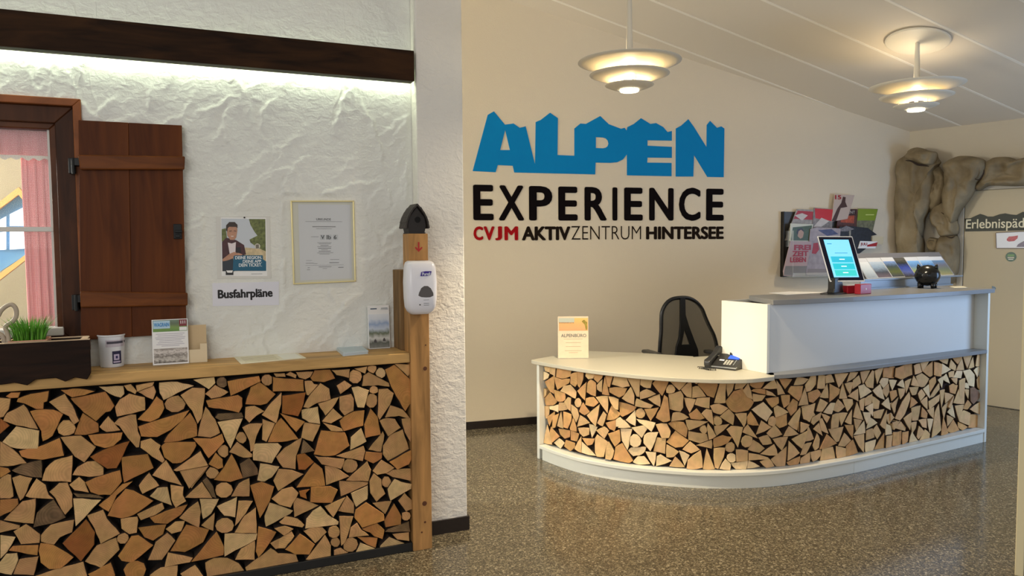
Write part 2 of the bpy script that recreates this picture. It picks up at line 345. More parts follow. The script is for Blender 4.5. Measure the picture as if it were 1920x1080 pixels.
# back wall follows the slope of the ceiling
zt = lambda x: ceil_z(x, 6.323)+.03
slab('wall_back', FB, [(-3.6, 0), (6.40, 0), (6.40, zt(6.40)), (-3.6, zt(-3.6))], -.12, 0, WALLM, kind='structure')
rw = lambda s: ceil_z(6.388+.355*s, 6.323-.935*s)+.03
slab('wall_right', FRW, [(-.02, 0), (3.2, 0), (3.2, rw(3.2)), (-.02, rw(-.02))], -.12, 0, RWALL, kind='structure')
# ceiling: backing slab, long panels and the pale joint strips between them
ce = thing('ceiling', (2, 3, 3.9), kind='structure')
CU = Vector((1, .088, -.218-.0828*.088)).normalized()
CVh = Vector((-.088, 1, 0)).normalized(); CV = Vector((CVh.x, CVh.y, .218*.088/math.sqrt(1.0077)-.0828*CVh.y)).normalized()
CW = CU.cross(CV).normalized()
if CW.z > 0: CW = -CW
co = V(2.97, 0, ceil_z(2.97, 0)); FC = Fr(co, CU, CV, CW)
def cy(x, y): P = V(x, y, ceil_z(x, y)); return FC.uv(P)
seam = [cy(2.97, y)[1] for y in (6.11, 5.545, 4.955, 4.365, 3.79, 3.21, 2.63, 2.05, 1.47, .89, .31, -.27)]
edge_hi = cy(2.97, 6.9)[1]
slab('ceiling_backing', FC, rect(-7.4, 5.0, seam[-1]-.3, edge_hi), -.12, -.03, CEILM, ce)
ys = [edge_hi]+seam
for i in range(len(ys)-1):
    slab('ceiling_panel', FC, rect(-7.4, 5.0, ys[i+1]+.008, ys[i]-.008), -.03, 0, CEILM, ce, bevel=.003)
for y in seam:
    slab('joint_strip', FC, rect(-7.4, 5.0, y-.011, y+.011), -.03, .004, SEAMM, ce)
# skirtings
slab('baseboard_back', FB, rect(-3.6, 6.39, 0, .068), 0, .014, BASEM, kind='structure', bevel=.002)
slab('baseboard_right', FRW, rect(0, 3.2, 0, .06), 0, .012, BASEM, kind='structure')
# the plaster wall: pillar in front, recessed field with the window opening
SP = -.2676
slab('wall_pillar', FL, rect(SP, 0, 0, 4.35), -.42, 0, PILLAR, kind='structure', bevel=.008)
slab('baseboard_pillar', FL, rect(SP+.01, .006, 0, .078), 0, .014, BASEM, kind='structure')
g = G(); 
FPS = Fr(FL.p(0, 0, 0), -FL.w, Z, FL.u); g.box(FPS, 0, .42, 0, .078, 0, .012); g.build('baseboard_side', BASEM, kind='structure')
NW = -.09
wx1, wz1 = FL.px(152, 189, NW)[0], FL.px(150, 187, NW)[1]
wx0, wz0 = wx1-1.05, 1.14
holes('wall_left', FL, rect(-4.2, SP+.02, 0, 4.6), [rect(wx0, wx1, wz0, wz1)], NW-.16, NW, PLASTER, kind='structure')

# the plasterer's trowel marks: a relief of curved ridges standing a few millimetres off the wall
def relief(name, s0, s1, z0, z1, step, nst, seed, hmax, par, hole=None, flat=()):
    rs = np.random.RandomState(seed); nx = int((s1-s0)/step)+1; nz = int((z1-z0)/step)+1
    S, T = np.meshgrid(np.linspace(s0, s1, nx), np.linspace(z0, z1, nz)); Hh = np.zeros_like(S)
    for k in range(nst):
        cx, cz = rs.uniform(s0, s1), rs.uniform(z0, z1); r = rs.uniform(.18, .75); an = math.radians(rs.choice([150, 160, 170, 135, 20, 110])+rs.uniform(-14, 14)); half = rs.uniform(.06, .24)/r*1.1
        ox, oz = cx-r*math.cos(an), cz-r*math.sin(an); dx, dz = S-ox, T-oz; rad = np.hypot(dx, dz); da = (np.arctan2(dz, dx)-an+math.pi) % (2*math.pi)-math.pi
        along = np.clip(1-(np.abs(da)/half)**2, 0, 1); wob = .006*np.sin(da*r*42+k)+.004*np.sin(da*r*97+k*2); e = rad-r+wob
        w_in = rs.uniform(.018, .05); prof = np.where(e > 0, np.exp(-(e/.0055)**2), np.exp(-(-e/w_in)**1.3)); Hh = np.maximum(Hh, prof*along*rs.uniform(.35, 1)*hmax)
    for f_, a_ in ((9, .0009), (21, .0006), (47, .0005)):
        ph = rs.uniform(0, 6, 8); Hh += a_*(np.sin(S*f_+ph[0]+2*np.sin(T*f_*.7+ph[1]))*np.sin(T*f_*1.2+ph[2]+1.5*np.sin(S*f_*.8+ph[3])))
    edge = np.minimum(np.minimum(S-s0, s1-S), np.minimum(T-z0, z1-T)); Hh = Hh*np.clip(edge/.03, 0, 1)+.0016
    for a, b, c_, d in flat:   # smoothed behind things mounted on the wall
        k_ = np.clip(np.maximum(np.maximum(a-S, S-b), np.maximum(c_-T, T-d))/.02, 0, 1); Hh = .0006+(Hh-.0006)*k_
    O_ = np.array(FL.o)+np.array(FL.w)*NW; P = O_+S[..., None]*np.array(FL.u)+T[..., None]*np.array([0, 0, 1])+Hh[..., None]*np.array(FL.w); P = P.reshape(-1, 3)
    idx = np.arange(nx*nz).reshape(nz, nx); F_ = np.stack([idx[:-1, :-1], idx[:-1, 1:], idx[1:, 1:], idx[1:, :-1]], -1).reshape(-1, 4)
    if hole:
        c = ((S[:-1, :-1]+S[1:, 1:])/2).ravel(), ((T[:-1, :-1]+T[1:, 1:])/2).ravel(); F_ = F_[~((c[0] > hole[0]) & (c[0] < hole[1]) & (c[1] > hole[2]) & (c[1] < hole[3]))]
    me = bpy.data.meshes.new(name); me.from_pydata(P.tolist(), [], F_.tolist()); me.materials.append(PLASTER); me.polygons.foreach_set('use_smooth', [True]*len(me.polygons))
    o = bpy.data.objects.new(name, me); COL.objects.link(o); o.parent = par; o.location = -base_of(par); return o
relief('plaster_relief', -3.2, SP-.004, 1.03, 2.56, .0075, 230, 4, .012, bpy.data.objects['wall_left'], (wx0+.01, wx1-.008, wz0, wz1-.01), [(-1.335, -.99, 1.30, 1.80), (-.95, -.58, 1.41, 1.88)])
relief('plaster_relief', -3.2, SP-.004, 2.56, 3.6, .011, 26, 9, .005, bpy.data.objects['wall_left'])

# ---- window_1: casing, frame, sash, glazing bar, glass, sill
win = thing('window_1', FL.p((wx0+wx1)/2, wz0, NW), kind='structure')
def ring(name, a0, a1, b0, b1, t, c0, c1, m, par=win, bevel=.004):
    # four boards mitred as a rectangular frame, each one its own board
    slab(name, FL, [(a0, b0), (a0+t, b0+t), (a0+t, b1-t), (a0, b1)], c0, c1, m, par, bevel=bevel)
    slab(name, FL, [(a1, b0), (a1, b1), (a1-t, b1-t), (a1-t, b0+t)], c0, c1, m, par, bevel=bevel)
    slab(name, FL, [(a0, b1), (a0+t, b1-t), (a1-t, b1-t), (a1, b1)], c0, c1, m, par, bevel=bevel)
    slab(name, FL, [(a0, b0), (a1, b0), (a1-t, b0+t), (a0+t, b0+t)], c0, c1, m, par, bevel=bevel)
ring('window_casing', wx0, wx1, wz0, wz1, .034, NW-.04, NW+.022, CASEM)
fi = .034
ring('window_frame', wx0+fi, wx1-fi, wz0+.01, wz1-fi, .078, NW-.10, NW-.012, FRAMEM)
si = fi+.078
sx0, sx1, sz0, sz1 = wx0+si, wx1-si, wz0+.03, wz1-si
ring('window_sash', sx0-.006, sx1+.006, sz0, sz1+.006, .032, NW-.12, NW-.035, SASHM)
gx0, gx1, gz0, gz1 = sx0+.026, sx1-.026, sz0+.026, sz1-.026
SILLW = mat('white_window_paint', (214, 210, 204), .5)
bz = FL.px(60, 430, NW-.07)[1]
slab('glazing_bar', FL, rect(gx0, gx1, bz-.011, bz+.011), NW-.085, NW-.055, SILLW, win, bevel=.003)
g = G(); g.box(FL, gx1-.012, gx1, gz0, gz1, NW-.095, NW-.06); g.box(FL, gx0, gx0+.012, gz0, gz1, NW-.095, NW-.06); g.build('putty_line', SILLW, win)
slab('window_pane', FL, rect(gx0, gx1, bz, gz1), NW-.075, NW-.071, mat('window_glass', (235, 240, 240), .02, alpha=.10), win)
slab('window_pane', FL, rect(gx0, gx1, gz0, bz), NW-.075, NW-.071, MATS['window_glass'], win)
sz = FL.px(80, 618, NW-.02)[1]
slab('window_sill', FL, rect(gx0-.02, gx1+.03, sz-.03, sz+.008), NW-.10, NW+.005, SILLW, win, bevel=.005)
# curtain and valance hang in the side room just behind the glass
def cloth(name, a0, a1, b0, b1, c, amp, folds, m, label, cat, hem=0):
    g = G(); nx, nz = 90, 14; vs = []
    for j in range(nz+1):
        t = j/nz
        for i in range(nx+1):
            u = i/nx; d = amp*(math.sin(u*folds*6.283+math.sin(u*9+t*2)*.8)+.4*math.sin(u*folds*14+t))*(.35+.65*(1-t))
            zz = b0+(b1-b0)*t+(hem*abs(math.sin(u*38)) if j == 0 else 0)
            vs.append(FL.p(a0+(a1-a0)*u, zz, c+d))
    fs = [[j*(nx+1)+i, j*(nx+1)+i+1, (j+1)*(nx+1)+i+1, (j+1)*(nx+1)+i] for j in range(nz) for i in range(nx)]
    g.add(vs, fs); o = g.build(name, m, smooth=True, label=label, cat=cat)
    s = o.modifiers.new('thick', 'SOLIDIFY'); s.thickness = .0015; return o
m, nt, b = node_mat('pink_gingham'); tc = N(nt, 'TexCoord'); ck = N(nt, 'TexWave', Scale=60.0); ck2 = N(nt, 'TexWave', Scale=60.0); ck2.bands_direction = 'Z'
nt.links.new(tc.outputs['Object'], ck.inputs['Vector']); nt.links.new(tc.outputs['Object'], ck2.inputs['Vector'])
ad = N(nt, 'Math', _operation='ADD'); nt.links.new(ck.outputs[0], ad.inputs[0]); nt.links.new(ck2.outputs[0], ad.inputs[1])
rp = N(nt, 'MapRange', i1=.2, i2=1.6); nt.links.new(ad.outputs[0], rp.inputs[0])
mx = N(nt, 'MixRGB'); mx.inputs[1].default_value = lin((214, 92, 100))+(1,); mx.inputs[2].default_value = lin((244, 178, 178))+(1,); nt.links.new(rp.outputs[0], mx.inputs[0]); nt.links.new(mx.outputs[0], b.inputs['Base Color'])
b.inputs['Roughness'].default_value = .9
PINK = m; CREAML = mat('cream_lace', (236, 226, 214), .9, bump=.4, bscale=200)
ca0 = FL.px(42, 400, NW-.14)[0]; ca1 = FL.px(101, 400, NW-.14)[0]
vz1 = FL.px(60, 240, NW-.12)[1]; vz0 = FL.px(60, 293, NW-.12)[1]; lz0 = FL.px(60, 299, NW-.12)[1]
cloth('curtain', ca0, ca1, gz0-.02, vz1, NW-.17, .010, 3.5, PINK, 'pink gingham side curtain hanging at the right of the wooden window', 'curtain')
v = cloth('curtain_valance', gx0, gx1+.01, vz0, vz1+.01, NW-.125, .008, 9, PINK, 'short gathered pink gingham valance across the top of the window', 'curtain')
g = G(); n = 120
g.add([FL.p(gx0+(gx1+.01-gx0)*i/n, (vz0+.003 if j else lz0+.006*math.sin(i*.9)), NW-.118+.006*math.sin(i*.47)) for j in (0, 1) for i in range(n+1)], [[i, i+1, n+2+i, n+1+i] for i in range(n)])
lo = g.build('lace_trim', CREAML, v); 
# ---- the side room seen through the glass: a pale gabled front with orange barge boards and a blue window
FS = Fr(FL.p(0, 0, -1.9), FL.u, Z, FL.w)
SR = mat('side_room_paint', (236, 236, 206), .8); ORG = mat('orange_barge_board', (226, 160, 84), .6); BLU = mat('blue_window_paint', (70, 126, 176), .5); LITG = mat('bright_window_pane', (226, 240, 250), .5, emit=1.1)
hp = lambda x, y: FS.px(x, y)
slab('wall_side_room', FS, rect(-5.2, -2.6, 0, 3.2), -.1, 0, SR, kind='structure')
gb = thing('gabled_house_front', FS.p(hp(0, 400)[0], 0, 0), 'blue gable window with orange barge boards seen through the left window', 'window front')
q = FS.pxs([(-40, 412), (38, 352), (118, 448), (114, 462), (38, 366), (-40, 424)])
slab('barge_board', FS, q, .0, .06, ORG, gb)
q = FS.pxs([(-40, 545), (50, 478), (50, 488), (-40, 558)])
slab('barge_board', FS, q, .0, .06, ORG, gb)
q = FS.pxs([(-60, 440), (38, 366), (112, 455), (50, 478), (-60, 548)])
slab('blue_gable', FS, q, .0, .02, BLU, gb)
for qq in ([(-20, 424), (13, 406), (13, 426), (-20, 440)], [(20, 402), (48, 388), (48, 424), (20, 424)], [(-20, 440), (13, 434), (13, 468), (-20, 470)], [(20, 434), (48, 434), (48, 466), (20, 468)]):
    slab('window_pane', FS, FS.pxs(qq), .02, .03, LITG, gb)
slab('trim_1', FS, rect(-5.2, -2.6, hp(0, 640)[1], hp(0, 566)[1]), 0, .03, mat('grey_dado', (120, 114, 100), .8), kind='structure')

# ---- shutter
sh = thing('window_shutter', FL.p(-1.65, 1.19, NW), 'open dark brown wooden shutter with two battens, right of the window', 'shutter')
A = FL.px(147, 225, NW+.05); B = FL.px(341, 235, NW+.05); Cc = FL.px(350, 625, NW+.05); D = FL.px(152, 638, NW+.05)
mid = lambda p, q, t: (p[0]+(q[0]-p[0])*t, p[1]+(q[1]-p[1])*t)
for t0, t1 in ((0, .47), (.4715, 1)):
    slab('plank', FL, [mid(D, Cc, t0), mid(D, Cc, t1), mid(A, B, t1), mid(A, B, t0)], NW+.022, NW+.05, SHUTM, sh, bevel=.002)
for (x0, y0), (x1, y1), (x2, y2), (x3, y3) in (((146, 290), (347, 293), (346, 318), (150, 318)), ((150, 546), (352, 549), (352, 573), (151, 577))):
    slab('batten', FL, FL.pxs([(x0, y0), (x1, y1), (x2, y2), (x3, y3)], NW+.075), NW+.05, NW+.078, BATTM, sh, bevel=.006)
for y in (311, 567):
    hx = 139 if y < 400 else 145
    g = G(); P = FL.px(hx, y, NW+.04); g.box(FL, P[0]-.004, P[0]+.05, P[1]+.0, P[1]+.035, NW+.02, NW+.06); g.box(FL, P[0]-.022, P[0]+.006, P[1]-.035, P[1]+.035, NW-.01, NW+.045)
    g.tube([FL.p(P[0]-.002, P[1]-.04, NW+.055), FL.p(P[0]-.002, P[1]+.035, NW+.055)], .008); g.build('hinge', IRON, sh, bevel=.002)
g = G(); P = FL.px(333, 434, NW+.06)
g.box(FL, P[0]-.018, P[0]+.018, P[1]-.036, P[1]+.036, NW+.05, NW+.06); g.box(FL, P[0]-.012, P[0]+.02, P[1]-.006, P[1]+.006, NW+.06, NW+.078); g.box(FL, P[0]-.010, P[0]+.010, P[1]-.03, P[1]-.014, NW+.06, NW+.07)
g.build('latch', IRON, sh, bevel=.002)

# ---- dark beam with the light strip behind it
b0 = FL.px(777, 152, .03)[1]; b1 = FL.px(777, 95, .03)[1]; bx = FL.px(777, 120, .03)[0]
slab('wooden_beam', FL, rect(-4.2, bx, b0, b1), -.045, .03, BEAMM, bevel=.004, label='long dark brown wooden beam across the plaster wall above the window', cat='beam')
LED = mat('led_strip', (240, 255, 222), .5, emit=14)
slab('light_strip', FL, rect(-4.2, bx-.005, b0+.012, b0+.02), NW+.020, NW+.043, LED, label='thin glowing light strip hidden behind the dark beam', cat='light strip')

# ================================================================ SHELF AND FIREWOOD
ZS = 1.061
PF = .178
px0 = FL.px(768, 560, PF)[0]; px1 = FL.px(804, 560, PF)[0]
slab('wooden_shelf', FL, rect(-4.0, px0-.002, 1.011, ZS), NW+.001, .176, OAKS, bevel=.004, label='long light pine shelf board on top of the dark gapped firewood stack', cat='shelf')
post = slab('wooden_post', FL, rect(px0, px1, 0, FL.px(786, 438, PF)[1]), PF-.112, PF, OAKF, bevel=.003, loc=None, label='upright pine post at the right end of the firewood stack', cat='post')
g = G()
for x, y, r in ((797, 691, .011), (798, 647, .004), (796, 944, .013), (797, 979, .006), (791, 998, .005)):
    a, b_ = FL.px(x, y, PF); g.lathe(FL.p(a, b_, PF-.002), [(r, 0), (r, .0028), (r*.5, .003)], 14, ax=FL.w)
g.build('knot', mat('wood_knot', (92, 50, 24), .6), post)
ar = mat('red_arrow_paint', (176, 34, 30), .5)
slab('arrow_mark', FL, FL.pxs([(783.5, 454), (786.5, 454), (786.5, 466.5), (791, 462.5), (792, 465), (785, 472.5), (778, 465), (779, 462.5), (783.5, 466.5)], PF), PF, PF+.0008, ar, post)
a0 = FL.px(745, 560, .0)[0]
slab('short_plank', FL, rect(a0, SP-.004, ZS, FL.px(750, 506, 0)[1]), NW+.002, .062, GREYWOOD, bevel=.003, label='short weathered upright plank tucked behind the pine post', cat='plank')
fw = thing('firewood_stack', FL.p(-1.3, 0, .05), 'dark gapped wall of split firewood ends under the pine shelf', 'firewood')
slab('black_backing', FL, rect(-2.9, px0-.001, 0.002, 1.010), NW+.002, .075, BACKING, fw)
slab('plinth', FL, rect(-2.9, px0-.001, .001, .045), .075, .168, mat('black_plinth', (26, 26, 26), .5), fw, bevel=.002)

def log_mesh(P, out, depth, face_m, name, parent, rnd):
    """P: world points of the sawn face; one prism with a slightly worn arris, bark on the flanks"""
    n = len(P); c = sum(P, Vector())/n; tilt = Vector((rnd.uniform(-.03, .03), rnd.uniform(-.03, .03), rnd.uniform(-.04, .04)))
    off = rnd.uniform(-.012, .006)
    F0 = []; F1 = []; F2 = []
    for p in P:
        d = p-c; l = max(d.length, 1e-4); o_ = out*(off+d.dot(tilt))
        F0.append(c+d*(1-.0022/l)+o_); F1.append(p+o_-out*.0022); F2.append(p-out*depth)
    g = G(); g.add(F0+F1+F2, [list(range(n))]+[[i, n+i, n+(i+1) % n, (i+1) % n] for i in range(n)]+[[n+i, 2*n+i, 2*n+(i+1) % n, n+(i+1) % n] for i in range(n)], 0)
    for k in range(n): g.m[-1-k] = 1
    return g.build(name, [face_m, BARK], parent, loc=c+out*off)
def refine(q, rnd, k=.0):
    """break long straight edges with a slight wobble so that splits look torn"""
    out = []
    for i, a in enumerate(q):
        b = q[(i+1) % len(q)]; out.append(a); L_ = math.hypot(b[0]-a[0], b[1]-a[1])
        if L_ > .035:
            nx, ny = (b[1]-a[1])/L_, -(b[0]-a[0])/L_
            for t in ((.33, .67) if L_ > .07 else (.5,)):
                w = rnd.uniform(-.0015, .0022); out.append((a[0]+(b[0]-a[0])*t+nx*w, a[1]+(b[1]-a[1])*t+ny*w))
    return out
